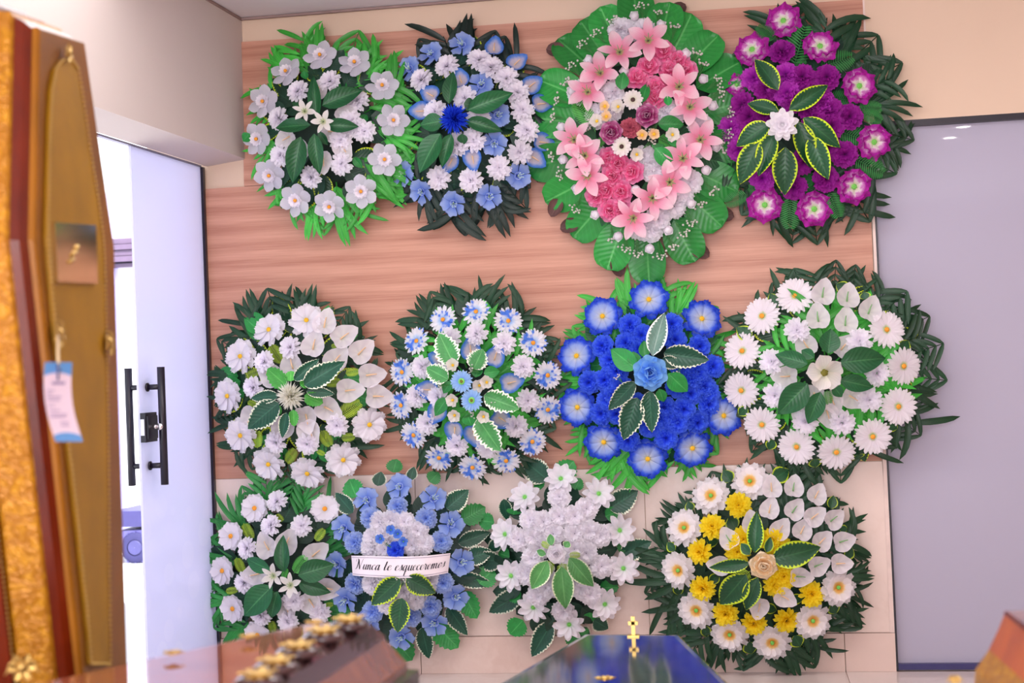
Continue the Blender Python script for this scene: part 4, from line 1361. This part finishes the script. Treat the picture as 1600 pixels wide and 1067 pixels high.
# 11 -- all white wreath
w = Wreath('flower_wreath', 'all white wreath with a small round rose and three sage leaves at its centre', (730, 720, 3.333), (874, 878), (140, 132, 150, 150), 0.0)
w.under(M_UNDER, 40, 56, 34, 0.1, 0.72, 0.06)
w.leaves('serrb', M_GREEN_MID, [(480, 90, 555, 0, 120), (140, 320, 58, 310, 90), (290, 830, 222, 905, 110), (590, 880, 625, 905, 60), (520, 900, 590, 945, 90), (240, 280, 250, 240, 80), (380, 150, 370, 90, 60), (560, 150, 590, 90, 70), (220, 500, 160, 480, 80), (280, 690, 200, 700, 90), (780, 450, 830, 440, 70), (690, 660, 790, 660, 80), (720, 290, 790, 260, 80), (640, 790, 640, 840, 70)], 0.075, 0.06)
w.leaves('serr', M_CREAM_EDGE, [(420, 100, 285, -10, 130), (740, 250, 890, 155, 130), (180, 520, 18, 518, 110), (280, 690, 112, 790, 110), (440, 840, 335, 1022, 110), (660, 830, 735, 875, 90), (190, 200, 210, 310, 70), (800, 490, 962, 420, 110), (580, 880, 640, 920, 80), (170, 420, 110, 470, 70)], 0.07, 0.05)
w.flower('star_flower', 172, [(302, 190), (488, 95), (684, 172), (200, 382), (792, 362), (230, 597), (812, 560), (345, 760), (715, 745), (532, 850)])
w.flower('white_carnation', 126, [(330, 310), (480, 190), (620, 250), (400, 320), (480, 290), (560, 290), (450, 380), (350, 400), (270, 410), (560, 380), (640, 370), (690, 390), (620, 480), (560, 460), (340, 510), (310, 590), (320, 570), (700, 550), (410, 660), (590, 660), (500, 780), (640, 690), (370, 700), (400, 580), (540, 560), (480, 660), (380, 450)])
w.leaves('plain', M_SAGE, [(415, 520, 335, 672, 100), (490, 550, 513, 778, 112), (530, 505, 658, 658, 104), (440, 440, 430, 378, 44), (410, 485, 360, 468, 40), (510, 450, 530, 418, 44)], 0.21, 0.2)
w.ferns(M_FERN_YL, [(490, 530, 520, 640), (440, 520, 405, 600), (530, 490, 590, 490), (430, 450, 385, 425)], 0.225)
w.flower('white_rose', 112, [(466, 482)], off=0.235, tilt=0.1)

# 12 -- yellow and white wreath
w = Wreath('flower_wreath', 'yellow chrysanthemum and white zinnia wreath with callas and a peach centre rose, bottom right', (980, 720, 3.0744), (1186, 892), (182, 180, 162, 156), 0.014)
w.fronds(M_FROND_DK, 28, ['fan', 'fan', 'side', 'arrow'], 0.66, 1.02)
w.under(M_UNDER, 36, 62, 34, 0.1, 0.7)
w.leaves('plain', M_YELLOW_EDGE, [(500, 100, 460, 45, 70), (700, 90, 778, 40, 80), (310, 240, 290, 195, 50), (520, 330, 490, 265, 70), (230, 430, 190, 392, 50), (400, 590, 440, 540, 50), (240, 590, 250, 650, 50), (370, 790, 385, 850, 50), (580, 870, 600, 930, 70), (800, 840, 835, 895, 70), (980, 690, 1005, 735, 60), (1050, 470, 1085, 415, 50), (980, 230, 992, 165, 50), (1020, 330, 1060, 325, 40), (660, 700, 720, 720, 50), (780, 660, 850, 665, 50), (380, 380, 440, 390, 60), (680, 60, 690, 90, 40)], 0.10, 0.09)
w.flower('zinnia', 178, [(403, 168), (590, 98), (275, 322), (247, 525), (333, 717), (493, 832), (697, 870), (890, 767), (1012, 607)])
w.flower('yellow_chrysanthemum', 128, [(535, 215), (410, 318), (350, 437), (363, 612), (473, 733), (608, 778), (765, 765), (885, 640), (715, 592), (750, 555), (530, 435), (700, 385), (725, 410), (560, 375)])
w.flower('calla', 122, [(693, 140), (903, 175), (683, 245), (890, 275), (730, 340), (925, 395), (1010, 495), (745, 650), (635, 690), (835, 345)], spin='out', add=0.01)
w.flower('calla_green', 122, [(797, 140), (795, 245), (980, 287), (1025, 390), (600, 310), (495, 385), (455, 500), (905, 505), (820, 555)], spin='out', add=0.01)
w.leaves('plain', M_YELLOW_EDGE, [(615, 440, 620, 242, 78), (690, 475, 935, 415, 120), (590, 490, 392, 515, 64), (570, 545, 445, 698, 130), (625, 560, 568, 722, 84), (590, 450, 545, 395, 50), (670, 440, 690, 365, 44)])
w.ferns(M_FERN_YL, [(590, 530, 495, 600)], 0.225)
w.flower('peach_rose', 152, [(652, 497)], off=0.24, tilt=0.1)


# ------------------------------------------------------------------ printed ribbon on wreath 10
def catmull(pts, n=6):
    out = []
    P_ = [pts[0]] + list(pts) + [pts[-1]]
    for i in range(1, len(P_) - 2):
        p0, p1, p2, p3 = P_[i - 1:i + 3]
        for k in range(n):
            t = k / n
            out.append(tuple(0.5 * (2 * b + (c - a) * t + (2 * a - 5 * b + 4 * c - d) * t * t + (3 * b - a - 3 * c + d) * t ** 3) for a, b, c, d in zip(p0, p1, p2, p3)))
    out.append(tuple(pts[-1]))
    return out


GLY = {   # script letters: strokes in units of the x-height, pen thick on the downstrokes
    'N': (1.75, [[(-0.15, 1.5), (-0.1, 1.95), (0.3, 2.0), (0.45, 1.5), (0.3, 0.4), (0.05, 0.0), (-0.1, 0.12)], [(0.45, 1.9), (0.7, 1.1), (1.05, 0.0)], [(1.05, 0.0), (1.25, 1.2), (1.45, 2.0), (1.75, 2.1)]]),
    'u': (0.95, [[(0.0, 0.3), (0.2, 1.0), (0.15, 0.2), (0.35, 0.0), (0.6, 0.4), (0.72, 1.0)], [(0.72, 1.0), (0.66, 0.15), (0.8, 0.0), (0.98, 0.3)]]),
    'n': (0.95, [[(0.0, 0.5), (0.14, 0.98), (0.2, 0.7), (0.15, 0.0)], [(0.15, 0.3), (0.4, 0.92), (0.6, 0.9), (0.6, 0.2), (0.75, 0.0), (0.95, 0.3)]]),
    'c': (0.75, [[(0.6, 0.8), (0.5, 1.0), (0.2, 0.8), (0.1, 0.35), (0.3, 0.0), (0.55, 0.1), (0.76, 0.35)]]),
    'a': (0.95, [[(0.62, 0.85), (0.4, 1.0), (0.12, 0.6), (0.12, 0.12), (0.3, 0.02), (0.55, 0.4), (0.66, 0.95)], [(0.66, 1.0), (0.62, 0.15), (0.75, 0.0), (0.96, 0.3)]]),
    't': (0.65, [[(0.1, 0.4), (0.35, 1.7)], [(0.34, 1.65), (0.22, 0.3), (0.35, 0.0), (0.65, 0.3)], [(0.02, 1.05), (0.58, 1.1)]]),
    'e': (0.78, [[(0.08, 0.4), (0.4, 0.55), (0.58, 0.82), (0.42, 1.0), (0.18, 0.75), (0.14, 0.25), (0.32, 0.0), (0.58, 0.12), (0.78, 0.35)]]),
    's': (0.72, [[(0.0, 0.2), (0.3, 0.75), (0.42, 1.12)], [(0.42, 1.08), (0.5, 0.6), (0.48, 0.12), (0.25, 0.0), (0.12, 0.12)], [(0.3, 0.02), (0.52, 0.1), (0.72, 0.35)]]),
    'q': (0.98, [[(0.62, 0.85), (0.4, 1.0), (0.12, 0.6), (0.12, 0.12), (0.3, 0.02), (0.55, 0.4), (0.66, 0.95)], [(0.66, 1.0), (0.6, 0.0), (0.5, -0.95)], [(0.5, -0.95), (0.62, -0.4), (0.98, 0.3)]]),
    'r': (0.75, [[(0.0, 0.3), (0.2, 1.1), (0.3, 0.92), (0.52, 0.95)], [(0.52, 0.95), (0.42, 0.2), (0.54, 0.0), (0.76, 0.3)]]),
    'm': (1.4, [[(0.0, 0.5), (0.14, 0.98), (0.2, 0.7), (0.15, 0.0)], [(0.15, 0.3), (0.4, 0.95), (0.55, 0.85), (0.55, 0.0)], [(0.55, 0.3), (0.8, 0.95), (1.0, 0.88), (1.0, 0.2), (1.15, 0.0), (1.4, 0.3)]]),
    'o': (0.85, [[(0.45, 1.0), (0.16, 0.75), (0.12, 0.2), (0.32, 0.0), (0.6, 0.3), (0.62, 0.8), (0.45, 1.0)], [(0.5, 0.95), (0.66, 0.75), (0.85, 0.85)]]),
    ' ': (0.55, [])}
ribbon_pts_top = [(549, 868), (580, 868.5), (625, 869.5), (665, 868), (704, 864)]
ribbon_pts_bot = [(551, 899), (582, 901.5), (627, 903), (667, 901), (700, 895)]


def sample(pts, s):
    c = catmull([(p[0], p[1]) for p in pts], 10)
    f = s * (len(c) - 1)
    i = min(int(f), len(c) - 2)
    t = f - i
    return (c[i][0] + (c[i + 1][0] - c[i][0]) * t, c[i][1] + (c[i + 1][1] - c[i][1]) * t)


def rib(s, v, o=0.0):
    """a point of the ribbon: s along it, v from bottom (0) to top (1); it bows out over the flowers"""
    a, b = sample(ribbon_pts_bot, min(1, max(0, s))), sample(ribbon_pts_top, min(1, max(0, s)))
    x, y = a[0] + (b[0] - a[0]) * v, a[1] + (b[1] - a[1]) * v
    dep = 0.262 - 0.26 * (s - 0.5) ** 2 + 0.004 * sin(11 * s) + o
    return P(x, y, dep)


rb_loc = P(627, 885, 0.26)
ribbon = empty('printed_ribbon', rb_loc, 'white ribbon lettered Nunca te esqueceremos across the pale blue hibiscus wreath', 'ribbon')


def ribgrid(s0, s1, v0, v1, ns, nv, o):
    V, F, U = [], [], []
    for i in range(ns + 1):
        for j in range(nv + 1):
            p = rib(s0 + (s1 - s0) * i / ns, v0 + (v1 - v0) * j / nv, o) - rb_loc
            V.append(tuple(p))
            U.append((i / ns, j / nv))
    for i in range(ns):
        for j in range(nv):
            k = i * (nv + 1) + j
            F.append((k, k + nv + 1, k + nv + 2, k + 1))
    return V, F, U


ob('band', MB().add(ribgrid(0, 1, 0, 1, 30, 4, 0)).mesh('band', plain('ribbon satin', (240, 228, 236), 0.35, var=0.02)), ribbon)
M_INK = plain('ribbon ink', (34, 30, 46), 0.7)
M_LINE = plain('ribbon border line', (168, 158, 178), 0.7)
for v0 in (0.065, 0.90):
    ob('border_line', MB().add(ribgrid(0.01, 0.99, v0, v0 + 0.03, 30, 1, 0.0012)).mesh('border_line', M_LINE), ribbon)
txt = 'Nunca te esqueceremos'
tw_ = sum(GLY[c][0] for c in txt)
XH, S0, S1 = 0.255, 0.055, 0.95
usc = (S1 - S0) / (tw_ + 0.6)
cur = 0.2
for c in txt:
    wdt, strokes = GLY[c]
    if strokes:
        b = MB()
        for st in strokes:
            pl = catmull(st, 6)
            V, F, U = [], [], []
            for i, (x, y) in enumerate(pl):
                a, d = pl[max(i - 1, 0)], pl[min(i + 1, len(pl) - 1)]
                dx, dy = d[0] - a[0], d[1] - a[1]
                q = hypot(dx, dy) or 1
                hw = 0.035 + 0.075 * max(0.0, -dy / q)
                for sgn in (-1, 1):
                    xx, yy = x + sgn * hw, y + sgn * hw * 0.25
                    xx += 0.34 * yy
                    p = rib(S0 + (cur + xx) * usc, 0.34 + yy * XH * 0.98, 0.0016) - rb_loc
                    V.append(tuple(p))
                    U.append((0, 0))
            for i in range(len(pl) - 1):
                F.append((2 * i, 2 * i + 1, 2 * i + 3, 2 * i + 2))
            b.add((V, F, U))
        ob('letter', b.mesh('letter', M_INK, False), ribbon)
    cur += wdt


# ------------------------------------------------------------------ coffins
def lacquer(name, dark, light, rough=0.16, scale=(3, 3, 0.6), coat_r=0.03, spec=0.5, coat=0.8):
    t = NT(name)
    n1 = t.noise(t.mapping(t.coord('Object'), scale), 5, 5, 0.6)
    col = t.ramp(n1, [(0.35, lin(dark)), (0.65, lin(light))])
    return t.done(col, rough, 0, spec, coat, coat_r)


M_AMBER = lacquer('amber lacquer', (168, 66, 6), (200, 92, 10), 0.35, coat_r=0.2, spec=0.3, coat=0.2)
M_REDBR = lacquer('red brown lacquer', (84, 20, 2), (118, 36, 4), 0.3, coat_r=0.12, spec=0.3, coat=0.2)
M_OLIVE = plain('olive gold satin lacquer', (174, 128, 12), 0.5, 0.0, 0.3, var=0.12, scale=9)
M_BROWNL = lacquer('brown lacquer', (120, 66, 30), (160, 92, 44), 0.14)
M_MAUVE = lacquer('dark mauve moulding', (62, 40, 44), (84, 56, 58), 0.25)
M_DARKL = lacquer('dark lacquer', (50, 46, 46), (76, 68, 66), 0.10, coat_r=0.07)
M_DARKL2 = lacquer('dark lacquer moulding', (34, 28, 34), (50, 42, 46), 0.15)
M_MIRROR = lacquer('rosewood mirror lacquer', (150, 84, 60), (182, 110, 80), 0.06)
M_GOLD = plain('polished gold trim', (206, 172, 100), 0.38, 0.85, var=0.08)
M_BRASS = plain('brass mirror', (226, 206, 160), 0.10, 1.0, var=0.03)


def brocade():
    t = NT('gold brocade')
    v = t.n('TexVoronoi', feature='SMOOTH_F1')
    v.inputs['Scale'].default_value = 58
    g = t.coord('Object')
    w = t.noise(g, 22, 3, 0.6, 'Color')
    t.l(t.mix(0.06, g, w), v.inputs['Vector'])
    n1 = t.noise(g, 60, 2)
    h = t.math('ADD', t.math('SINE', t.math('MULTIPLY', v.outputs['Distance'], 30.0)), n1)
    col = t.ramp(v.outputs['Distance'], [(0.1, lin((206, 144, 16))), (0.5, lin((172, 110, 6)))])
    t.bump(h, 0.3, 0.003)
    return t.done(col, 0.4, 0.25, 0.5)


M_BROC = brocade()


def facegroup(pts):
    c = sum((Vector(p) for p in pts), Vector()) / len(pts)
    return c


class Coffin:
    """hexagonal coffin: an outline on the lid face and layers stepping back along -n"""

    def __init__(s, pts, n, label, loc, group='coffins on display'):
        s.pts = [Vector(p) for p in pts]
        s.n = Vector(n).normalized()
        s.c = facegroup(s.pts)
        s.root = empty('coffin', loc, label, 'coffin', group)
        s.loc = Vector(loc)

    def ring(s, depth, grow, top=0.0):
        out = []
        m = len(s.pts)
        for i, p in enumerate(s.pts):
            e1 = (p - s.pts[i - 1]).normalized()
            e2 = (s.pts[(i + 1) % m] - p).normalized()
            n1, n2 = e1.cross(s.n), e2.cross(s.n)
            mid = (n1 + n2).normalized()
            k = grow / max(0.35, mid.dot(n1))
            sgn = 1 if mid.dot(p - s.c) > 0 else -1
            out.append(p + mid * k * sgn - s.n * depth - s.loc + Vector((0, 0, top if i < 2 else 0)))
        return out

    def shell(s, name, mat, levels, cap0=False, cap1=False, smooth=False):
        rings = [s.ring(*l) for l in levels]
        m = len(s.pts)
        V = [tuple(p) for r in rings for p in r]
        F = []
        for j in range(len(rings) - 1):
            for i in range(m):
                F.append((j * m + i, (j + 1) * m + i, (j + 1) * m + (i + 1) % m, j * m + (i + 1) % m))
        if cap0:
            F.append(tuple(range(m)))
        if cap1:
            k = (len(rings) - 1) * m
            F.append(tuple(range(k + m - 1, k - 1, -1)))
        return ob(name, MB().add((V, F, [(0, 0)] * len(V))).mesh(name, mat, smooth), s.root)

    def beads(s, path, r, step, closed=True, name='bead_trim', mat=None):
        b = MB()
        pts = [Vector(p) for p in path]
        if closed:
            pts.append(pts[0])
        acc = 0.0
        for a, c in zip(pts, pts[1:]):
            L = (c - a).length
            while acc < L:
                p = a + (c - a) * (acc / L) - s.loc
                V = [(p.x + r, p.y, p.z), (p.x - r, p.y, p.z), (p.x, p.y + r, p.z), (p.x, p.y - r, p.z), (p.x, p.y, p.z + r), (p.x, p.y, p.z - r)]
                F = [(0, 2, 4), (2, 1, 4), (1, 3, 4), (3, 0, 4), (2, 0, 5), (1, 2, 5), (3, 1, 5), (0, 3, 5)]
                b.add((V, F, [(0, 0)] * 6))
                acc += step
            acc -= L
        o = ob(name, b.mesh(name, mat or M_GOLD), s.root)
        o['kind'] = 'stuff'
        return o

    def ornament(s, at, size, n=None):
        """cast gold scroll: a rosette with two curling leaves"""
        n = n or s.n
        b = MB()
        R = n.to_track_quat('Z', 'Y').to_matrix().to_4x4()
        M = Matrix.Translation(Vector(at) - s.loc) @ R @ SCL(size)
        b.lathe(dome(0.35, 0.3), 12, M)
        for k in range(6):
            b.add(pet(L=0.6, W=0.2, a=0.6, b=0.4, cup=0.4, c1=0.2, c2=-0.1, tipw=0.3), M @ RZ(k * 1.047) @ TR(0.1, 0, 0.05))
        for sg in (-1, 1):
            b.tube([tuple(M @ Vector((sg * (0.3 + 0.55 * t), 0.35 * sin(5 * t), 0.12))) for t in (0, 0.25, 0.5, 0.75, 1.0)], 0.10 * size, 6, 0.04 * size)
        return ob('ornament', b.mesh('ornament', M_GOLD), s.root)


def plane_hit(px, py, p0, n):
    v = ray(px, py)
    return EYE + v * ((p0 - EYE).dot(n) / v.dot(n))


# A -- upright coffin at the left, its lid seen at a grazing angle
LS, RS_ = Pt(57, 375, 2.20), Pt(178, 385, 2.70)
LT, RT = Pt(63, 46, 2.30), Pt(132, 68, 2.58)
LB, RB = Pt(152, 1050, 2.36), Pt(181, 1030, 2.73)
nA = (RS_ - LS).cross(LT - LS).normalized()
if nA.x < 0:
    nA = -nA
LB = plane_hit(150, 1040, LS, nA)
RB = plane_hit(180.5, 1030, LS, nA)
RS_ = plane_hit(178, 385, LS, nA)
RT = plane_hit(132, 68, LS, nA)
LF = LS + (LB - LS) * ((LS.z - 0.30) / (LS.z - LB.z))
RF = RS_ + (RB - RS_) * ((RS_.z - 0.30) / (RS_.z - RB.z))
if (RF - LF).dot(RS_ - LS) < 0.12 * (RS_ - LS).length:
    mid = (LF + RF) / 2
    dv = (RS_ - LS).normalized()
    LF, RF = mid - dv * 0.07, mid + dv * 0.07
LF.z = RF.z = 0.30
A = Coffin([LT, RT, RS_, RF, LF, LS], nA, 'upright amber coffin standing at the left edge beside the glass door', ((LF.x + RF.x) / 2 - 0.12, (LF.y + RF.y) / 2, 0.0))
A.shell('lid_frame', plain('lid frame olive brown lacquer', (146, 90, 8), 0.42, 0.0, 0.3, var=0.15, scale=6), [(0.0, -0.004), (0.0, 0.0), (0.004, 0.004), (0.012, 0.004)], cap0=True)
A.shell('lid_side', M_REDBR, [(0.012, 0.002), (0.024, 0.010, 0.004), (0.038, 0.012, 0.010)])
A.shell('brocade_band', M_BROC, [(0.038, 0.010, 0.010), (0.044, 0.015, 0.016), (0.096, 0.015, 0.022), (0.102, 0.010, 0.022)])
A.shell('body', M_REDBR, [(0.070, 0.0, 0.030), (0.072, 0.004, 0.040), (0.102, 0.006, 0.044), (0.108, 0.022, 0.044), (0.140, 0.026, 0.044), (0.150, 0.012, 0.04), (0.330, 0.006, 0.03), (0.36, -0.01)], cap1=True)


def onA(px, py, lift=0.006):
    return plane_hit(px, py, LS + nA * lift, nA)


panel_px = [(104, 92), (113, 96), (121, 108), (128, 150), (140, 235), (152, 310), (161, 378), (164, 470), (166, 560), (168, 700), (169, 850), (171, 1000), (171.5, 1038),
            (141, 1038), (139, 1000), (124, 850), (107, 700), (92, 570), (84, 500), (75, 400), (73, 370), (75, 280), (77, 200), (80, 140), (86, 108), (95, 95)]
path = [onA(x, y) for x, y in panel_px]
ob('lid_panel', MB().add(quadprism([p - A.loc for p in path], -nA * 0.005)).mesh('lid_panel', M_OLIVE, False), A.root)
A.beads([p + nA * 0.002 for p in path], 0.0034, 0.0085)
A.beads([Vector(p) + A.loc for p in A.ring(0.104, 0.018, 0.024)], 0.003, 0.0085)
# brass plate
pl = [onA(x, y, 0.012) for x, y in ((86, 347), (150, 352), (153, 443), (91, 440))]
plate = ob('name_plate', MB().add(quadprism([p - A.loc for p in pl], -nA * 0.006)).mesh('name_plate', M_BRASS, False), A.root)
pb = MB()
for (x, y), (x2, y2) in (((112, 400), (120, 392)), ((108, 410), (116, 404)), ((118, 392), (122, 384))):
    pb.tube([tuple(onA(x, y, 0.013) - A.loc), tuple(onA(x2, y2, 0.014) - A.loc)], 0.003, 5)
ob('plate_relief', pb.mesh('plate_relief', M_GOLD), plate)
for (x, y, sz) in ((105, 83, 0.026), (90, 522, 0.034), (168, 536, 0.036)):
    A.ornament(onA(x, y, 0.01), sz)
A.ornament(Pt(35, 1042, 2.1), 0.03, Vector((0.35, -0.93, 0.0)).normalized())

# plinth under the upright coffin
pf = [Vector((p.x, p.y, 0.0)) for p in A.ring(0.0, 0.05)[3:5]] + [Vector((p.x, p.y, 0.0)) for p in A.ring(0.36, 0.05)[3:5]][::-1]
ob('plinth', MB().add(quadprism(pf, (0, 0, 0.30 - 0.0))).mesh('plinth', M_REDBR, False), A.root)

# price tag hanging from the ornament
def tag_pt(u, v):
    x = 70 + (113 - 70) * u + (17 * v * v - 4 * sin(pi * v))
    y = 566 + 124 * v
    return Pt(x, y, 2.16 - 0.02 * v + 0.05 * u)


tg_loc = tag_pt(0.5, 0.0)
tg = empty('hang_tag', tg_loc, 'white hang tag with blue ends hanging from the upright coffin', 'tag')
V, F, U = [], [], []
for j in range(11):
    for i in range(5):
        V.append(tuple(tag_pt(i / 4, j / 10) - tg_loc))
        U.append((i / 4, 1 - j / 10))
for j in range(10):
    for i in range(4):
        k = j * 5 + i
        F.append((k, k + 5, k + 6, k + 1))
t = NT('tag print')
u_, v_ = t.uv()
arc = t.math('ADD', v_, t.math('MULTIPLY', t.math('POWER', t.math('SUBTRACT', u_, 0.5), 2.0), 0.16))
blue = t.ramp(arc, [(0.0, (1, 1, 1, 1)), (0.11, (1, 1, 1, 1)), (0.125, (0, 0, 0, 1)), (0.86, (0, 0, 0, 1)), (0.875, (1, 1, 1, 1))])
col = t.mix(blue, lin((240, 222, 240)), lin((96, 160, 226)))
t.done(col, 0.5)
ob('card', MB().add((V, F, U)).mesh('card', t.m), tg)
pr_ = MB()
for v0, a_, b_2, h_ in ((0.245, .30, .78, .035), (0.35, .12, .38, .012), (0.39, .12, .28, .012), (0.43, .12, .62, .014), (0.47, .12, .55, .012), (0.54, .12, .34, .012), (0.60, .12, .50, .012), (0.65, .12, .72, .012), (0.68, .12, .68, .012), (0.75, .40, .72, .012), (0.79, .40, .70, .012)):
    for (xa, xb) in ((a_, b_2),):
        q = [tag_pt(xa, v0), tag_pt(xb, v0), tag_pt(xb, v0 + h_), tag_pt(xa, v0 + h_)]
        V = [tuple(p - tg_loc + Vector((0.0008, -0.0016, 0))) for p in q]
        pr_.add((V, [(0, 1, 2, 3)], [(0, 0)] * 4))
ob('printed_lines', pr_.mesh('printed_lines', plain('tag ink', (168, 150, 190), 0.7), False), tg)
em = MB()
e0 = tag_pt(0.5, 0.13) - tg_loc + Vector((0.001, -0.002, 0))
em.tube([tuple(e0 + Vector((0, 0, -0.012))), tuple(e0 + Vector((0, 0, 0.014)))], 0.0016, 5)
em.tube([tuple(e0 + Vector((-0.006, 0, 0.004))), tuple(e0 + Vector((0.006, 0, 0.004)))], 0.0016, 5)
ob('printed_emblem', em.mesh('printed_emblem', plain('emblem grey blue', (90, 100, 140), 0.6)), tg)
stg = MB().tube([tuple(onA(91, 524, 0.02) - tg_loc), tuple(Pt(91, 548, 2.18) - tg_loc), tuple(tag_pt(0.5, 0.06) - tg_loc)], 0.0022, 5)
ob('string', stg.mesh('string', plain('string', (226, 206, 170), 0.8)), tg)




# B -- lying coffin bottom left, head end pointing at the wall
ZB = 0.90
b1, b2 = Pz(486, 972, ZB), Pz(562, 970, ZB)
bl, br = Pz(130, 1050, ZB), Pz(398, 1067, ZB)
sl, sr = b1 + (bl - b1) * 1.35, b2 + (br - b2) * 1.35
ax = ((sl + sr) / 2 - (b1 + b2) / 2).normalized()
fc = (sl + sr) / 2 + ax * 1.25
sd = Vector((-ax.y, ax.x, 0))
fL, fR = fc - sd * 0.12, fc + sd * 0.12
if (fL - sl).length > (fR - sl).length:
    fL, fR = fR, fL
B = Coffin([b1, b2, sr, fR, fL, sl], (0, 0, 1), 'lying glossy rosewood coffin with gold scrolls, blurred at the bottom left', ((sl.x + sr.x) / 2, (sl.y + sr.y) / 2, 0))
B.shell('lid_panel', M_MIRROR, [(0.0, -0.012), (0.002, 0.0)], cap0=True)
B.shell('lid_moulding', M_MAUVE, [(0.002, 0.0), (0.012, 0.016), (0.035, 0.034)])
B.shell('lid_side', M_BROWNL, [(0.035, 0.030), (0.085, 0.060), (0.095, 0.060)])
B.shell('body', M_MAUVE, [(0.095, 0.060), (0.100, 0.075), (0.125, 0.075), (0.130, 0.045), (0.38, 0.02)], cap1=True)
B.shell('plinth', M_REDBR, [(0.38, -0.04), (0.90, -0.04)], cap1=True)
for (x, y) in ((404, 1064), (432, 1042), (466, 1018), (506, 994), (546, 976)):
    p = Pz(x, y, ZB + 0.004)
    m = MB()
    d_ = (br - b2).normalized()
    R = Matrix(((d_.x, -d_.y, 0, p.x - B.loc.x), (d_.y, d_.x, 0, p.y - B.loc.y), (0, 0, 1, p.z - B.loc.z), (0, 0, 0, 1)))
    m.lathe([(0.030, -0.006), (0.034, 0.0), (0.027, 0.006), (0.001, 0.008)], 18, R)
    o = ob('scroll', m.mesh('scroll', M_MAUVE), B.root)
    g = MB().lathe([(0.021, 0.006), (0.018, 0.011), (0.009, 0.014), (0.001, 0.014)], 16, R)
    for k in range(6):
        g.add(pet(L=0.022, W=0.007, a=0.6, b=0.4, cup=0.4, c1=0.004, tipw=0.4), R @ TR(0, 0, 0.008) @ RZ(k * 1.047) @ TR(0.006, 0, 0))
    ob('gilt_rosette', g.mesh('gilt_rosette', M_GOLD), o)
for (x, y) in ((270, 1022), (388, 996), (490, 974)):
    B.ornament(Pz(x, y, ZB + 0.008), 0.020, Vector((0, 0, 1)))

# C -- dark mirror-like coffin at the bottom centre with a small gold cross
ZC = 0.57
c1, c2 = Pz(912, 990, ZC), Pz(1062, 991, ZC)
cl, cr = Pz(778, 1067, ZC), Pz(1140, 1067, ZC)
sl, sr = c1 + (cl - c1) * 1.0, c2 + (cr - c2) * 1.0
ax = ((sl + sr) / 2 - (c1 + c2) / 2).normalized()
fc = (sl + sr) / 2 + ax * 1.3
sd = Vector((-ax.y, ax.x, 0))
fL, fR = fc - sd * 0.13, fc + sd * 0.13
if (fL - sl).length > (fR - sl).length:
    fL, fR = fR, fL
Cc = Coffin([c1, c2, sr, fR, fL, sl], (0, 0, 1), 'lying dark mirror lacquered coffin with a small gold cross, blurred at bottom centre', ((sl.x + sr.x) / 2, (sl.y + sr.y) / 2, 0))
Cc.shell('lid_panel', M_DARKL, [(0.0, -0.02), (0.001, -0.008), (0.006, 0.0), (0.016, 0.008)], cap0=True, smooth=False)
Cc.shell('lid_side', M_DARKL2, [(0.016, 0.008), (0.06, 0.028), (0.075, 0.028)])
Cc.shell('body', M_DARKL2, [(0.075, 0.028), (0.08, 0.040), (0.10, 0.040), (0.105, 0.025), (0.34, 0.0)], cap1=True)
Cc.shell('plinth', M_DARKL2, [(0.34, -0.05), (0.57, -0.05)], cap1=True)
cp = Pz(990, 994, ZC) - Cc.loc
m = MB().box((-0.005, -0.004, 0), (0.005, 0.004, 0.054), TR(*cp)).box((-0.013, -0.004, 0.031), (0.013, 0.004, 0.041), TR(*cp)).box((-0.016, -0.012, -0.004), (0.016, 0.012, 0.004), TR(*cp))
ob('cross', m.mesh('cross', M_GOLD, False), Cc.root)
Cc.ornament(Pz(945, 1062, ZC + 0.006), 0.03, Vector((0, 0, 1)))

# D -- amber coffin, its corner at the bottom right
d1_ = Pt(1572, 953, 2.2)
ZD = d1_.z
d2_ = d1_ + Vector((0.16, 0.015, 0))
sl, sr = d1_ + Vector((0.02, -0.42, 0)), d2_ + Vector((0.22, -0.36, 0))
fL, fR = d1_ + Vector((0.28, -1.70, 0)), d2_ + Vector((0.40, -1.66, 0))
D = Coffin([d1_, d2_, sr, fR, fL, sl], (0, 0, 1), 'lying amber coffin, only its corner showing at the bottom right', ((sl.x + sr.x) / 2, (sl.y + sr.y) / 2, 0))
D.shell('lid_panel', M_BROWNL, [(0.0, -0.012), (0.001, 0.0)], cap0=True)
D.shell('lid_moulding', M_REDBR, [(0.001, 0.0), (0.006, 0.004)])
D.shell('lid_side', M_AMBER, [(0.006, 0.002), (0.030, 0.010), (0.066, 0.024)])
D.shell('brocade_band', M_BROC, [(0.066, 0.024), (0.10, 0.042), (0.135, 0.046)])
D.shell('body', M_REDBR, [(0.135, 0.046), (0.14, 0.060), (0.16, 0.060), (0.165, 0.05), (0.38, 0.02)], cap1=True)
D.shell('plinth', M_REDBR, [(0.38, -0.03), (ZD, -0.03)], cap1=True)
D.ornament(Pt(1492, 1064, 2.2), 0.016, Vector((0, -0.5, 0.8)).normalized())
